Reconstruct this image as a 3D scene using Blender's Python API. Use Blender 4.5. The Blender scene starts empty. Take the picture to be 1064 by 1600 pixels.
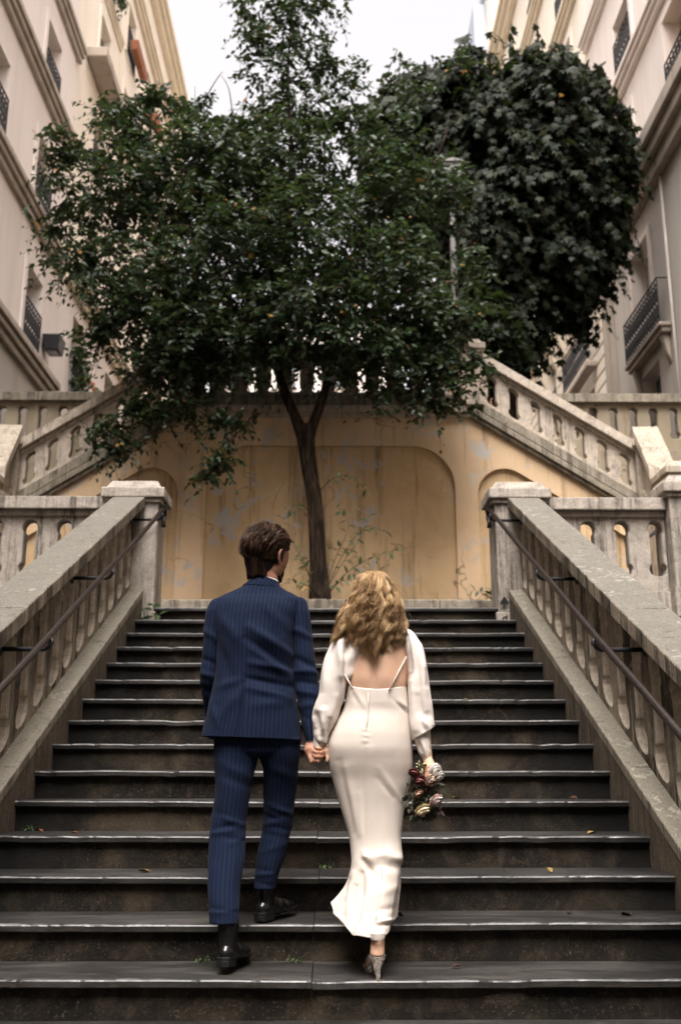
import bpy, bmesh, math, random
import numpy as np
from mathutils import Vector, Matrix, noise
random.seed(7); rng = np.random.default_rng(11)
C = bpy.context.scene.collection
R = math.radians

# ------------------------------------------------------------------ camera
F_PX = 1556.0; PITCH = math.atan(400/F_PX); YAW = math.atan(15/F_PX)
CAM = np.array([.04, 0.0, 1.519])
_fw = np.array([math.sin(YAW)*math.cos(PITCH), math.cos(YAW)*math.cos(PITCH), math.sin(PITCH)])
_rt = np.array([math.cos(YAW), -math.sin(YAW), 0.0]); _up = np.cross(_rt, _fw)
cd = bpy.data.cameras.new('camera'); cam = bpy.data.objects.new('camera', cd); C.objects.link(cam)
cam.location = CAM
cam.rotation_euler = Matrix((_rt, _up, -_fw)).transposed().to_euler()
cd.sensor_fit = 'VERTICAL'; cd.sensor_height = 36.0; cd.lens = F_PX/1600*36.0
cd.clip_start = .05; cd.clip_end = 500
cd.dof.use_dof = True; cd.dof.focus_distance = 4.25; cd.dof.aperture_fstop = 2.8
bpy.context.scene.camera = cam

# ------------------------------------------------------------------ sky, sun, exposure
SUN_EL, SUN_AZ = R(64), R(190)        # azimuth clockwise from +Y: high, behind the camera and a little left
W = bpy.data.worlds.new('World'); bpy.context.scene.world = W; W.use_nodes = True
wn = W.node_tree; bg = wn.nodes['Background']
st = wn.nodes.new('ShaderNodeTexSky'); st.sky_type = 'NISHITA'; st.sun_disc = False
st.sun_elevation = SUN_EL; st.sun_rotation = SUN_AZ
st.air_density = 1.0; st.dust_density = 6.0; st.ozone_density = 1.0
hs = wn.nodes.new('ShaderNodeHueSaturation'); hs.inputs['Saturation'].default_value = .10
wn.links.new(st.outputs[0], hs.inputs['Color'])
tint = wn.nodes.new('ShaderNodeMix'); tint.data_type = 'RGBA'; tint.blend_type = 'MULTIPLY'
tint.inputs[0].default_value = 1.0; tint.inputs[7].default_value = (1.0, .94, .94, 1)
wn.links.new(hs.outputs[0], tint.inputs[6]); wn.links.new(tint.outputs[2], bg.inputs[0])
bg.inputs[1].default_value = .113
sl = bpy.data.lights.new('sun', 'SUN'); sl.energy = 1.25; sl.angle = R(38); sl.color = (1, .95, .88)
so = bpy.data.objects.new('sun', sl); C.objects.link(so)
_d = Vector((math.sin(SUN_AZ)*math.cos(SUN_EL), math.cos(SUN_AZ)*math.cos(SUN_EL), math.sin(SUN_EL)))
so.rotation_euler = _d.to_track_quat('Z', 'Y').to_euler()
vs = bpy.context.scene.view_settings
vs.view_transform = 'Standard'; vs.look = 'None'; vs.gamma = 1; vs.use_curve_mapping = False; vs.exposure = 1.93
cy = bpy.context.scene.cycles
cy.use_denoising = True; cy.max_bounces = 8; cy.diffuse_bounces = 4; cy.transparent_max_bounces = 8
cy.caustics_reflective = False; cy.caustics_refractive = False

# ------------------------------------------------------------------ helpers
def at(px, py, Y):
    """photo pixel -> the point of the place at depth Y"""
    r = _fw + _rt*(px-532)/F_PX + _up*(800-py)/F_PX
    return CAM + r*(Y/r[1])
def empty(name, loc):
    o = bpy.data.objects.new(name, None); C.objects.link(o); o.location = loc
    o.empty_display_size = .1
    return o
def tag(o, label=None, cat=None, group=None, kind=None):
    if label: o['label'] = label
    if cat: o['category'] = cat
    if group: o['group'] = group
    if kind: o['kind'] = kind
    return o
def thing(name, label, cat, loc, group=None):
    return tag(empty(name, Vector(loc)), label, cat, group)
def link(o, parent):
    C.objects.link(o)
    if parent is not None:
        o.parent = parent
        root = parent
        while root.parent: root = root.parent
        if parent is root and root.type == 'EMPTY':
            o.matrix_parent_inverse = Matrix.Translation(-root.location)
    return o
class MB:
    """collects shapes; build() links them as ONE mesh object"""
    def __init__(s): s.v = []; s.f = []; s.m = []; s.uv = None
    def add(s, vs, fs, mi=0):
        b = len(s.v); s.v.extend([tuple(map(float, v)) for v in vs])
        for f in fs: s.f.append(tuple(b+i for i in f)); s.m.append(mi)
        return s
    def box(s, x0, x1, y0, y1, z0, z1, mi=0):
        return s.add([(x0,y0,z0),(x1,y0,z0),(x1,y1,z0),(x0,y1,z0),(x0,y0,z1),(x1,y0,z1),(x1,y1,z1),(x0,y1,z1)],
            [(0,3,2,1),(4,5,6,7),(0,1,5,4),(1,2,6,5),(2,3,7,6),(3,0,4,7)], mi)
    def hexa(s, p, mi=0):
        return s.add(p, [(0,3,2,1),(4,5,6,7),(0,1,5,4),(1,2,6,5),(2,3,7,6),(3,0,4,7)], mi)
    def tube(s, pts, r, n=8, mi=0, cap=True):
        pts = [Vector(p) for p in pts]; k = len(pts)
        rs = r if hasattr(r, '__len__') else [r]*k
        rings = []; prev = None
        for i, p in enumerate(pts):
            t = (pts[min(i+1,k-1)]-pts[max(i-1,0)]).normalized()
            if prev is None:
                a = t.orthogonal().normalized()
            else:
                a = (prev - t*prev.dot(t))
                a = a.normalized() if a.length > 1e-6 else t.orthogonal().normalized()
            prev = a; b = t.cross(a)
            rings.append([p+(a*math.cos(2*math.pi*j/n)+b*math.sin(2*math.pi*j/n))*rs[i] for j in range(n)])
        vs = [v for rg in rings for v in rg]
        fs = [(i*n+j, i*n+(j+1)%n, (i+1)*n+(j+1)%n, (i+1)*n+j) for i in range(k-1) for j in range(n)]
        if cap: fs += [tuple(reversed(range(n))), tuple((k-1)*n+j for j in range(n))]
        return s.add(vs, fs, mi)
    def prism(s, outline, f0, f1, mi=0):
        """outline: list of 2-tuples; f0/f1 map them to the two faces"""
        n = len(outline)
        vs = [f0(*p) for p in outline]+[f1(*p) for p in outline]
        fs = [tuple(range(n)), tuple(reversed(range(n, 2*n)))]+[((i+1)%n, i, n+i, n+(i+1)%n) for i in range(n)]
        return s.add(vs, fs, mi)
    def ball(s, c, r, n=12, m=8, mi=0):
        r = r if hasattr(r, '__len__') else (r, r, r)
        vs = [(c[0], c[1], c[2]-r[2])]
        for i in range(1, m):
            a = -math.pi/2+math.pi*i/m
            for j in range(n):
                b = 2*math.pi*j/n
                vs.append((c[0]+r[0]*math.cos(a)*math.cos(b), c[1]+r[1]*math.cos(a)*math.sin(b), c[2]+r[2]*math.sin(a)))
        vs.append((c[0], c[1], c[2]+r[2])); L = len(vs)-1
        fs = [(0, 1+(j+1)%n, 1+j) for j in range(n)]
        for i in range(m-2):
            for j in range(n):
                a = 1+i*n+j; b = 1+i*n+(j+1)%n
                fs.append((a, b, b+n, a+n))
        fs += [(L, 1+(m-2)*n+j, 1+(m-2)*n+(j+1)%n) for j in range(n)]
        return s.add(vs, fs, mi)
    def mesh(s, name, mats, smooth=False, fix=True):
        me = bpy.data.meshes.new(name); me.from_pydata(s.v, [], s.f)
        for m in (mats if isinstance(mats, (list, tuple)) else [mats]): me.materials.append(m)
        me.polygons.foreach_set('material_index', s.m)
        if smooth: me.polygons.foreach_set('use_smooth', [True]*len(me.polygons))
        if fix:
            bm = bmesh.new(); bm.from_mesh(me); bmesh.ops.recalc_face_normals(bm, faces=bm.faces); bm.to_mesh(me); bm.free()
        me.update(); return me
    def build(s, name, mats, parent=None, smooth=False, bevel=0, seg=2, fix=True):
        me = s.mesh(name, mats, smooth, fix)
        if bevel:
            bm = bmesh.new(); bm.from_mesh(me)
            es = [e for e in bm.edges if len(e.link_faces) == 2 and e.calc_face_angle(0) > .5]
            bmesh.ops.bevel(bm, geom=es, offset=bevel, segments=seg, affect='EDGES', profile=.5, clamp_overlap=True)
            bm.to_mesh(me); bm.free()
        o = bpy.data.objects.new(name, me); link(o, parent); return o

# ------------------------------------------------------------------ materials
class NT:
    def __init__(s, name):
        s.m = bpy.data.materials.new(name); s.m.use_nodes = True
        s.t = s.m.node_tree; s.b = s.t.nodes['Principled BSDF']
    def n(s, typ, **kw):
        nd = s.t.nodes.new(typ)
        for k, v in kw.items(): setattr(nd, k, v)
        return nd
    def l(s, a, b): s.t.links.new(a, b)
    def pos(s, scale=(1,1,1), rot=(0,0,0)):
        g = s.n('ShaderNodeNewGeometry'); mp = s.n('ShaderNodeMapping'); mp.inputs['Scale'].default_value = scale
        mp.inputs['Rotation'].default_value = rot
        s.l(g.outputs['Position'], mp.inputs[0]); return mp.outputs[0]
    def noise(s, vec, scale, detail=5, rough=.6, dist=0):
        nd = s.n('ShaderNodeTexNoise'); nd.inputs['Scale'].default_value = scale; nd.inputs['Detail'].default_value = detail
        nd.inputs['Roughness'].default_value = rough; nd.inputs['Distortion'].default_value = dist
        s.l(vec, nd.inputs['Vector']); return nd.outputs['Fac']
    def ramp(s, fac, stops, interp='LINEAR'):
        r = s.n('ShaderNodeValToRGB'); cr = r.color_ramp; cr.interpolation = interp
        while len(cr.elements) < len(stops): cr.elements.new(.5)
        for e, (p, c) in zip(cr.elements, stops):
            e.position = p; e.color = (c, c, c, 1) if not hasattr(c, '__len__') else (*c, 1)
        s.l(fac, r.inputs[0]); return r.outputs[0]
    def mix(s, fac, a, b, blend='MIX'):
        m = s.n('ShaderNodeMix'); m.data_type = 'RGBA'; m.blend_type = blend
        for i, v in ((0, fac), (6, a), (7, b)):
            if hasattr(v, 'is_output'): s.l(v, m.inputs[i])
            elif i == 0: m.inputs[0].default_value = v
            else: m.inputs[i].default_value = (*v, 1)
        return m.outputs[2]
    def math(s, op, a, b=0, clamp=False):
        m = s.n('ShaderNodeMath'); m.operation = op; m.use_clamp = clamp
        for i, v in ((0, a), (1, b)):
            if hasattr(v, 'is_output'): s.l(v, m.inputs[i])
            else: m.inputs[i].default_value = v
        return m.outputs[0]
    def upness(s):
        g = s.n('ShaderNodeNewGeometry'); x = s.n('ShaderNodeSeparateXYZ'); s.l(g.outputs['Normal'], x.inputs[0]); return x.outputs[2]
    def bump(s, h, strength=.3, dist=.01):
        b = s.n('ShaderNodeBump'); b.inputs['Strength'].default_value = strength; b.inputs['Distance'].default_value = dist
        s.l(h, b.inputs['Height']); s.l(b.outputs[0], s.b.inputs['Normal'])
    def set(s, col=None, rough=None, spec=None, metal=None):
        for k, v in (('Base Color', col), ('Roughness', rough), ('Specular IOR Level', spec), ('Metallic', metal)):
            if v is None: continue
            if hasattr(v, 'is_output'): s.l(v, s.b.inputs[k])
            else: s.b.inputs[k].default_value = (*v, 1) if hasattr(v, '__len__') else v
        return s

def stone(name, base, dark, lichen, streak=.55, up_l=.7, blotch=.5, thr=.5):
    """weathered cast stone: black rain streaks running down, lichen and soot on what faces up"""
    t = NT(name); p = t.pos()
    s1 = t.noise(t.pos((8, 8, .6)), 1.0, 6, .68, .5); s2 = t.noise(t.pos((48, 48, 2.0)), 1.0, 5, .65, .2)
    bl = t.noise(p, 2.6, 8, .68, .4); md = t.noise(p, 11, 8, .75, .4); fine = t.noise(p, 70, 4, .75)
    c = t.mix(t.ramp(md, [(.35, 0), (.68, 1)]), tuple(x*1.12 for x in base), tuple(x*.66 for x in base))
    g_ = t.math('ADD', t.math('MULTIPLY', s1, .62), t.math('MULTIPLY', s2, .38))
    gr = t.math('MULTIPLY', t.ramp(g_, [(thr-.035, 0), (thr+.045, 1)]), t.ramp(bl, [(.36, .25), (.58, 1)]))
    c = t.mix(t.math('MULTIPLY', gr, streak), c, dark)
    c = t.mix(t.math('MULTIPLY', t.ramp(t.noise(p, 5.5, 9, .74, .6), [(.56, 0), (.66, 1)]), blotch), c, dark)
    c = t.mix(t.math('MULTIPLY', t.ramp(t.noise(p, 8, 9, .78, .6), [(.58, 0), (.63, 1)]), .5), c, tuple(min(1, x*1.35) for x in base))
    up = t.ramp(t.upness(), [(.45, 0), (.9, 1)])
    lm = t.math('ADD', t.math('MULTIPLY', t.noise(p, 17, 9, .8, .5), .65), t.math('MULTIPLY', bl, .35))
    lic = t.ramp(lm, [(.38, tuple(l*.38 for l in lichen)), (.48, lichen), (.54, tuple(l*.8 for l in lichen)), (.60, tuple(l*1.9 for l in lichen))])
    c = t.mix(t.math('MULTIPLY', up, up_l), c, lic)
    c = t.mix(t.ramp(fine, [(.30, .55), (.46, 0)]), c, dark)
    t.set(c, .9, .25); t.bump(t.math('ADD', t.math('MULTIPLY', fine, .5), md), .7, .014)
    return t.m
M = {}
M['stone'] = stone('stone_light', (.50,.445,.385), (.05,.043,.035), (.21,.19,.155), .8, .75, .35, .53)
M['stone_dark'] = stone('stone_dirty', (.35,.295,.225), (.030,.024,.018), (.185,.175,.150), .95, .9, .35, .475)
M['stone_worn_lit'] = stone('stone_worn_lit', (.56,.49,.40), (.10,.085,.065), (.3,.28,.23), .35, .5, .2, .53)  # paler copy: skylight painted into slot reveals, along with worn pale edges
M['stone_grime'] = stone('stone_grimy', (.16,.13,.095), (.022,.018,.013), (.12,.105,.08), .6, .6, .5, .5)
M['stone_band'] = stone('stone_mossy', (.34,.30,.235), (.04,.034,.025), (.25,.232,.185), .7, .9, .45, .5)
M['stone_upper'] = stone('stone_upper', (.60,.52,.43), (.075,.06,.042), (.2,.175,.12), .75, .65, .35, .55)

t = NT('step_stone'); p = t.pos()
big = t.noise(p, 2.2, 8, .7, .5); fine = t.noise(p, 90, 4, .75); md = t.noise(p, 9, 8, .75, .6)
c = t.ramp(big, [(.38, (.004,.003,.0022)), (.5, (.016,.012,.0078)), (.60, (.055,.042,.027))])
c = t.mix(t.math('MULTIPLY', t.ramp(md, [(.52, 0), (.68, 1)]), .55), c, (.095,.075,.052))
c = t.mix(t.ramp(fine, [(.58, 0), (.68, .7)]), c, (.17,.135,.095))
c = t.mix(t.math('MULTIPLY', t.ramp(t.noise(t.pos((5, 5, 1.2)), 1, 6, .7), [(.5, 0), (.65, 1)]), .7), c, (.008,.007,.006))
c = t.mix(t.math('MULTIPLY', t.ramp(t.noise(p, 3.1, 5, .6), [(.66, 0), (.74, 1)]), .5), c, (.05,.052,.022))
def end_dark(t, c, amt):  # darker towards both ends of a step, with a noisy edge
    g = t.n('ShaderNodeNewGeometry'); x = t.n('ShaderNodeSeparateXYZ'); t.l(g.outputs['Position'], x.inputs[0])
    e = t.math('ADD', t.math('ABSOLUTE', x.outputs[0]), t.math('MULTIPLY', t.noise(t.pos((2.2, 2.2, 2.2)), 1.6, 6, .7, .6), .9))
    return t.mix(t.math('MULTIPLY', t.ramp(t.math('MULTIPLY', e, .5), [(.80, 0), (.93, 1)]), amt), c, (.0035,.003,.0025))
c = end_dark(t, c, .9)
t.set(c, .85, .3); t.bump(t.math('ADD', md, t.math('MULTIPLY', fine, .6)), .6, .012); M['riser'] = t.m
t = NT('tread_slate'); p = t.pos()
big = t.noise(t.pos((1, 4, 4)), 2.0, 8, .7, .4); fine = t.noise(p, 110, 4, .7)
c = t.ramp(big, [(.36, (.010,.0092,.0082)), (.5, (.025,.023,.0208)), (.64, (.060,.055,.049))])
c = t.mix(t.ramp(fine, [(.55, 0), (.75, .5)]), c, (.14,.125,.105))
c = t.mix(t.math('MULTIPLY', t.ramp(t.noise(p, 4, 6, .7), [(.55, 0), (.7, 1)]), .6), c, (.022,.018,.014))
c = end_dark(t, c, .75)
t.set(c, t.ramp(big, [(.3, .42), (.7, .62)]), .5); t.bump(t.math('ADD', t.math('MULTIPLY', fine, .5), t.noise(p, 22, 6, .7)), .25, .006); M['tread'] = t.m
t = NT('tread_arris'); c = t.ramp(t.noise(t.pos((2, 9, 9)), 1.6, 9, .8, .9), [(.43, (.012,.011,.010)), (.52, (.05,.048,.046)), (.62, (.17,.168,.165))])
t.set(c, .38, .5); t.bump(t.noise(t.pos(), 60, 5, .7), .3, .003); M['arris'] = t.m

def plaster(name, base, drip, dark, patch, stain=.6):
    t = NT(name); p = t.pos()
    big = t.noise(p, .55, 6, .6, .4); mid = t.noise(p, 2.6, 8, .7, .3); fine = t.noise(p, 60, 3, .7)
    dr = t.noise(t.pos((5, 5, .35)), 1, 6, .7, .2)
    c = t.mix(t.ramp(big, [(.35, 0), (.65, 1)]), base, tuple(b*.78 for b in base))
    c = t.mix(t.math('MULTIPLY', t.ramp(mid, [(.5, 0), (.72, 1)]), .5), c, drip)
    c = t.mix(t.math('MULTIPLY', t.ramp(dr, [(.52, 0), (.7, 1)]), stain), c, dark)
    pt = t.math('MULTIPLY', t.ramp(t.noise(p, 3.4, 9, .72, .6), [(.56, 0), (.57, 1)]), t.ramp(t.noise(p, 1.1, 3, .5), [(.44, 0), (.54, 1)]))
    c = t.mix(t.math('MULTIPLY', pt, .95), c, patch)
    c = t.mix(t.ramp(t.noise(p, 26, 6, .75), [(.62, 0), (.7, .35)]), c, dark)
    ed = t.n('ShaderNodeTexVoronoi'); ed.feature = 'DISTANCE_TO_EDGE'; ed.inputs['Scale'].default_value = .9
    wp = t.n('ShaderNodeVectorMath'); wp.operation = 'ADD'; ns_ = t.n('ShaderNodeTexNoise'); ns_.inputs['Scale'].default_value = 2.2; ns_.inputs['Detail'].default_value = 8
    t.l(p, ns_.inputs['Vector']); t.l(p, wp.inputs[0]); t.l(ns_.outputs['Color'], wp.inputs[1]); t.l(wp.outputs[0], ed.inputs['Vector'])
    ck = t.math('MULTIPLY', t.ramp(ed.outputs['Distance'], [(.004, 1), (.010, 0)]), t.ramp(t.noise(p, .8, 3, .5), [(.48, 0), (.55, 1)]))
    c = t.mix(t.math('MULTIPLY', ck, .7), c, tuple(x*.5 for x in dark))
    t.set(c, .92, .2); t.bump(t.math('ADD', t.math('MULTIPLY', fine, .35), t.math('SUBTRACT', mid, t.math('MULTIPLY', pt, .6))), .3, .012)
    return t.m
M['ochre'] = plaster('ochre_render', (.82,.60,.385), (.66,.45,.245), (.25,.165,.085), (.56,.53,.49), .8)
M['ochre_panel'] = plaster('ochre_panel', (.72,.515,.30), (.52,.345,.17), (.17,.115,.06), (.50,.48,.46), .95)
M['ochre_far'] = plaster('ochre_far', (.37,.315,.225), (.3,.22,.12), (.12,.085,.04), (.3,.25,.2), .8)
def facade_mat(name, base, dirt, amt=.35):
    t = NT(name); p = t.pos()
    dr = t.noise(t.pos((2.2, 2.2, .22)), 1, 6, .65, .2); big = t.noise(p, .25, 4, .5)
    c = t.mix(t.math('MULTIPLY', t.ramp(dr, [(.45, 0), (.75, 1)]), amt), base, dirt)
    c = t.mix(t.ramp(big, [(.4, 0), (.7, .3)]), c, tuple(b*.86 for b in base))
    t.set(c, .9, .25); t.bump(t.noise(p, 12, 5, .7), .12, .01); return t.m
M['wall_pink'] = facade_mat('facade_pale', (.86,.78,.715), (.55,.47,.40))
M['wall_cream'] = facade_mat('facade_cream', (.87,.79,.675), (.62,.5,.34))
M['wall_grey'] = facade_mat('facade_ground_floor', (.62,.57,.51), (.36,.32,.28), .5)
M['trim_grey'] = facade_mat('trim_weathered', (.50,.43,.36), (.2,.16,.12), .7)
M['trim_yel'] = facade_mat('trim_cream', (.78,.695,.55), (.55,.46,.31), .5)
M['roofzinc'] = facade_mat('roof_zinc', (.42,.46,.52), (.3,.33,.37), .4)
M['salmon'] = facade_mat('facade_salmon', (.62,.33,.22), (.45,.22,.13), .4)
def plain(name, col, rough=.6, spec=.4, metal=0, var=.25, scale=40, bump=.15):
    t = NT(name); n_ = t.noise(t.pos(), scale, 5, .65)
    c = t.mix(t.ramp(n_, [(.3, 0), (.7, 1)]), tuple(x*(1-var) for x in col), tuple(min(1, x*(1+var)) for x in col))
    t.set(c, rough, spec, metal)
    if bump: t.bump(n_, bump, .004)
    return t.m
M['iron'] = plain('wrought_iron', (.018,.018,.02), .55, .4, 0, .4)
M['rail'] = plain('painted_rail', (.020,.014,.0125), .33, .5, 0, .5, 25, .1)
M['pane'] = plain('window_pane', (.10,.11,.12), .08, .6, 0, .1, 2, 0)
M['frame'] = plain('window_frame', (.72,.68,.62), .5, .4, 0, .08)
M['shutter'] = plain('window_blind', (.68,.64,.60), .6, .3, 0, .06, 4)
M['orange'] = plain('terracotta', (.30,.11,.055), .7, .3, 0, .3)
M['orange_shade'] = plain('ochre_blind', (.62,.33,.10), .8, .2, 0, .12, 6)
M['lampglass'] = plain('lamp_glass', (.62,.66,.68), .2, .5, 0, .05, 3, 0)
M['lampmetal'] = plain('lamp_metal', (.09,.085,.08), .5, .4, 0, .3)
M['bark'] = None
t = NT('bark'); p = t.pos((14, 14, 2.2)); n1 = t.noise(p, 1, 7, .7, .5); n2 = t.noise(t.pos(), 60, 4, .7)
c = t.ramp(n1, [(.38, (.006,.0042,.003)), (.5, (.030,.019,.0125)), (.60, (.095,.062,.04))])
t.set(c, .9, .2); t.bump(t.math('ADD', n1, t.math('MULTIPLY', n2, .3)), 1.0, .05); M['bark'] = t.m
def leafmat(name, cols, rough=.42, trans=.25, yellow=.012, spec=.28, back=(.045,.06,.035)):
    t = NT(name); g = t.n('ShaderNodeNewGeometry'); rd = g.outputs['Random Per Island']
    k = len(cols); c = t.ramp(rd, [(.03+.92*i/(k-1), q) for i, q in enumerate(cols)])
    pick = t.math('GREATER_THAN', t.math('FRACT', t.math('MULTIPLY', rd, 37.17)), 1-yellow)
    c = t.mix(pick, c, (.28,.14,.03))
    c = t.mix(t.math('MULTIPLY', g.outputs['Backfacing'], .5), c, back)
    t.set(c, rough, spec)
    tr = t.n('ShaderNodeBsdfTranslucent'); t.l(t.mix(.5, c, (.10,.16,.03)), tr.inputs[0])
    mx = t.n('ShaderNodeMixShader'); mx.inputs[0].default_value = trans
    t.l(t.b.outputs[0], mx.inputs[1]); t.l(tr.outputs[0], mx.inputs[2])
    t.l(mx.outputs[0], t.t.nodes['Material Output'].inputs[0]); return t.m
M['leaf'] = leafmat('leaf_green', [(.008,.019,.007), (.014,.032,.011), (.022,.046,.017), (.036,.064,.032)], .45, .24)
M['leaf_dark'] = leafmat('leaf_dark', [(.005,.009,.005), (.0085,.014,.007), (.014,.021,.010), (.025,.027,.014)], .55, .14, .004, .14, (.014,.022,.010))
M['leaf_sprig'] = leafmat('leaf_sprig', [(.03,.055,.02), (.05,.08,.03), (.08,.11,.04)], .5, .25, .02)
# ================================================================== SETTING
TR, RI, Y0 = .32, .1506, 5.342-9*.32          # tread, riser, nosing of step 0 (z = 0)
def nose(k): return Y0+k*TR, k*RI             # step k: nosing Y, tread z
S = RI/TR
LZ = 19*RI; LY = nose(19)[0]                  # upper landing
def lineh(Y, h): return S*(Y-Y0)+h            # height h above the nosing line

g = MB(); g.add([(-60,-30,0),(60,-30,0),(60,Y0,0),(-60,Y0,0)], [(0,1,2,3)])
tag(g.build('ground', M['tread']), kind='structure')
lo = MB(); lo.box(-6, 6, LY+.36, 14.3, LZ-.4, LZ-.001)
tag(lo.build('landing', M['tread']), kind='structure')
te = MB(); te.box(-30, 30, 14.4, 60, 4.0, 6.1); te.box(-2.0, 2.0, 12.96, 14.395, 5.5, 6.1)
tag(te.build('upper_street', M['tread']), kind='structure')

# ---- the lower flight: risers and two tread slabs a step
stair = thing('staircase', 'wide flight of dark worn stone steps the couple climb', 'staircase', (0, Y0, 0))
for k in range(1, 20):
    y, z = nose(k)
    b = MB(); b.box(-1.583, 1.583, y+.032, y+.2, z-RI-.03, z-.034)
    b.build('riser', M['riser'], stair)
    cut = rng.normal(-.02, .01) if k < 12 else rng.uniform(-.5, .5)
    back = y+TR+.04 if k < 19 else y+.37
    for x0, x1 in ((-1.583, cut-.002), (cut+.002, 1.583)):
        b = MB(); n = 90; top = []; dy = rng.normal(0, .003); dz = rng.normal(0, .0012)
        # front edge slightly uneven, worn hollow in the middle of the walking line
        for i in range(n+1):
            x = x0+(x1-x0)*i/n
            w_ = .005*math.exp(-(x/.7)**2)+.003*noise.noise(Vector((x*3, k*2.1, 0)))
            chip = max(0, noise.noise(Vector((x*9, k*5.3, 9)))-.28)*.035+max(0, noise.noise(Vector((x*24, k*7.1, 2)))-.3)*.016      # broken arris
            top.append((x, y+dy+.005*noise.noise(Vector((x*6, k*3.7, 4)))+chip, z+dz-w_-chip*.35))
        vs = []; fs = []
        for (x, yy, zz) in top:
            vs += [(x, yy+.010, zz-.034), (x, yy, zz-.028), (x, yy-.001, zz-.008), (x, yy+.003, zz-.003), (x, yy+.011, zz), (x, yy+.055, zz+.001), (x, back, z+dz-.0005)]
        for i in range(n):
            for j in range(6): a = i*7+j; fs.append((a, a+7, a+8, a+1))
            fs.append((i*7, i*7+6, i*7+13, i*7+7))
        mi_ = ([0, 0, 1, 1, 0, 0, 0]*n)+[0, 0]
        fs += [tuple(range(7)), tuple(n*7+j for j in reversed(range(7)))]
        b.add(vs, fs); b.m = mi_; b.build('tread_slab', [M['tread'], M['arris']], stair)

# ---- a pierced balustrade: plinth, flat balusters between dog-bone slots, coping stones
SLOT = [(0,0),(.040,.006),(.066,.026),(.076,.062),(.070,.096),(.056,.112),(.053,.125),(.051,.385),(.053,.395),(.064,.402),(.066,.425),(.060,.458),(.038,.488),(0,.5)]
def balustrade(root, A, B, nrm, h_slot, h0, h1, thick, mats, pitch=.30, first=.15, bars=(), slot_h=.5, cop=1.25, wscale=1.0, worn=False):  # worn also gives the slot sides a painted-in lit tone
    """pierced panel from A to B (points of its base line); vertical shear follows the slope"""
    A = Vector(A); B = Vector(B); d = B-A; L = math.hypot(d.x, d.y); nv = Vector(nrm)
    P = lambda u, w, h: A+d*(u/L)+nv*w+Vector((0,0,h))
    k = int((L-first)/pitch-1e-6)+1; us = [first+i*pitch for i in range(k)]
    if us and us[-1] > L-.08: us.pop()
    sh = lambda i, s, q: [(us[i]+s*x*wscale*q, h_slot+slot_h/2+(y-.25)*slot_h/.5*(1+(q-1)*.25)) for x, y in SLOT]
    def outline(i, q):
        lft = [(0, h0), (0, h1)] if i == 0 else [(us[i-1], h0)]+sh(i-1, 1, q)+[(us[i-1], h1)]
        rgt = [(L, h0), (L, h1)] if i == len(us) else [(us[i], h0)]+sh(i, -1, q)+[(us[i], h1)]
        return lft+rgt[::-1]
    ch = .014
    for i in range(len(us)+1):          # each flat baluster: slot edges chamfered on both faces
        rings = [[P(u, w_, h) for u, h in outline(i, q)] for w_, q in ((-thick/2, 1.16), (-thick/2+ch, 1), (thick/2-ch, 1), (thick/2, 1.16))]
        n = len(rings[0]); m = MB()
        m.add([v for r_ in rings for v in r_], [tuple(range(n)), tuple(3*n+j for j in reversed(range(n)))]+[((j+1) % n+k*n, j+k*n, j+(k+1)*n, (j+1) % n+(k+1)*n) for k in range(3) for j in range(n)])
        m.m = [0, 0]+[1]*(len(m.f)-2); m.build('baluster', [mats[0], M['stone_worn_lit'] if worn else mats[0]], root)
    for nm, w0, w1, a, b, mi in bars:
        if nm == 'coping_stone' or nm == 'plinth_stone':
            n = max(1, round(L/cop)); e = [L*j/n for j in range(n+1)]
        else: e = [0, L]
        for j in range(len(e)-1):
            u0, u1 = e[j]+(.0015 if j else 0), e[j+1]-(.0015 if j < len(e)-2 else 0)
            m = MB(); m.hexa([P(u0,w0,a),P(u1,w0,a),P(u1,w1,a),P(u0,w1,a),P(u0,w0,b),P(u1,w0,b),P(u1,w1,b),P(u0,w1,b)])
            m.build(nm, mats[mi], root, bevel=.008)
    return root

def newel(name, label, x0, x1, y0, y1, z0, ztop, mats, cat='newel', group=None, tiers=True):
    """square pier: base block, recessed shaft, two-tier cap"""
    t = thing(name, label, cat, ((x0+x1)/2, (y0+y1)/2, z0), group)
    b = MB(); b.box(x0-.02, x1+.02, y0-.02, y1+.02, z0, z0+.26); b.build('base', mats[0], t, bevel=.008)
    b = MB(); b.box(x0, x1, y0, y1, z0+.262, ztop-.17)
    o = b.build('shaft', mats[0], t, bevel=.006)
    for fx in (0, 1):      # raised border strips on the two visible faces
        pass
    b = MB(); b.box(x0-.025, x1+.025, y0-.025, y1+.025, ztop-.21, ztop-.172); b.build('neck_moulding', mats[0], t, bevel=.01)
    b = MB(); b.box(x0-.055, x1+.055, y0-.055, y1+.055, ztop-.171, ztop-.075); b.build('cap', mats[0], t, bevel=.012)
    c = MB(); c.hexa([(x0-.02,y0-.02,ztop-.074),(x1+.02,y0-.02,ztop-.074),(x1+.02,y1+.02,ztop-.074),(x0-.02,y1+.02,ztop-.074),
                      (x0+.02,y0+.02,ztop),(x1-.02,y0+.02,ztop),(x1-.02,y1-.02,ztop),(x0+.02,y1-.02,ztop)])
    c.build('cap_top', mats[0], t, bevel=.012)
    return t

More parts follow.
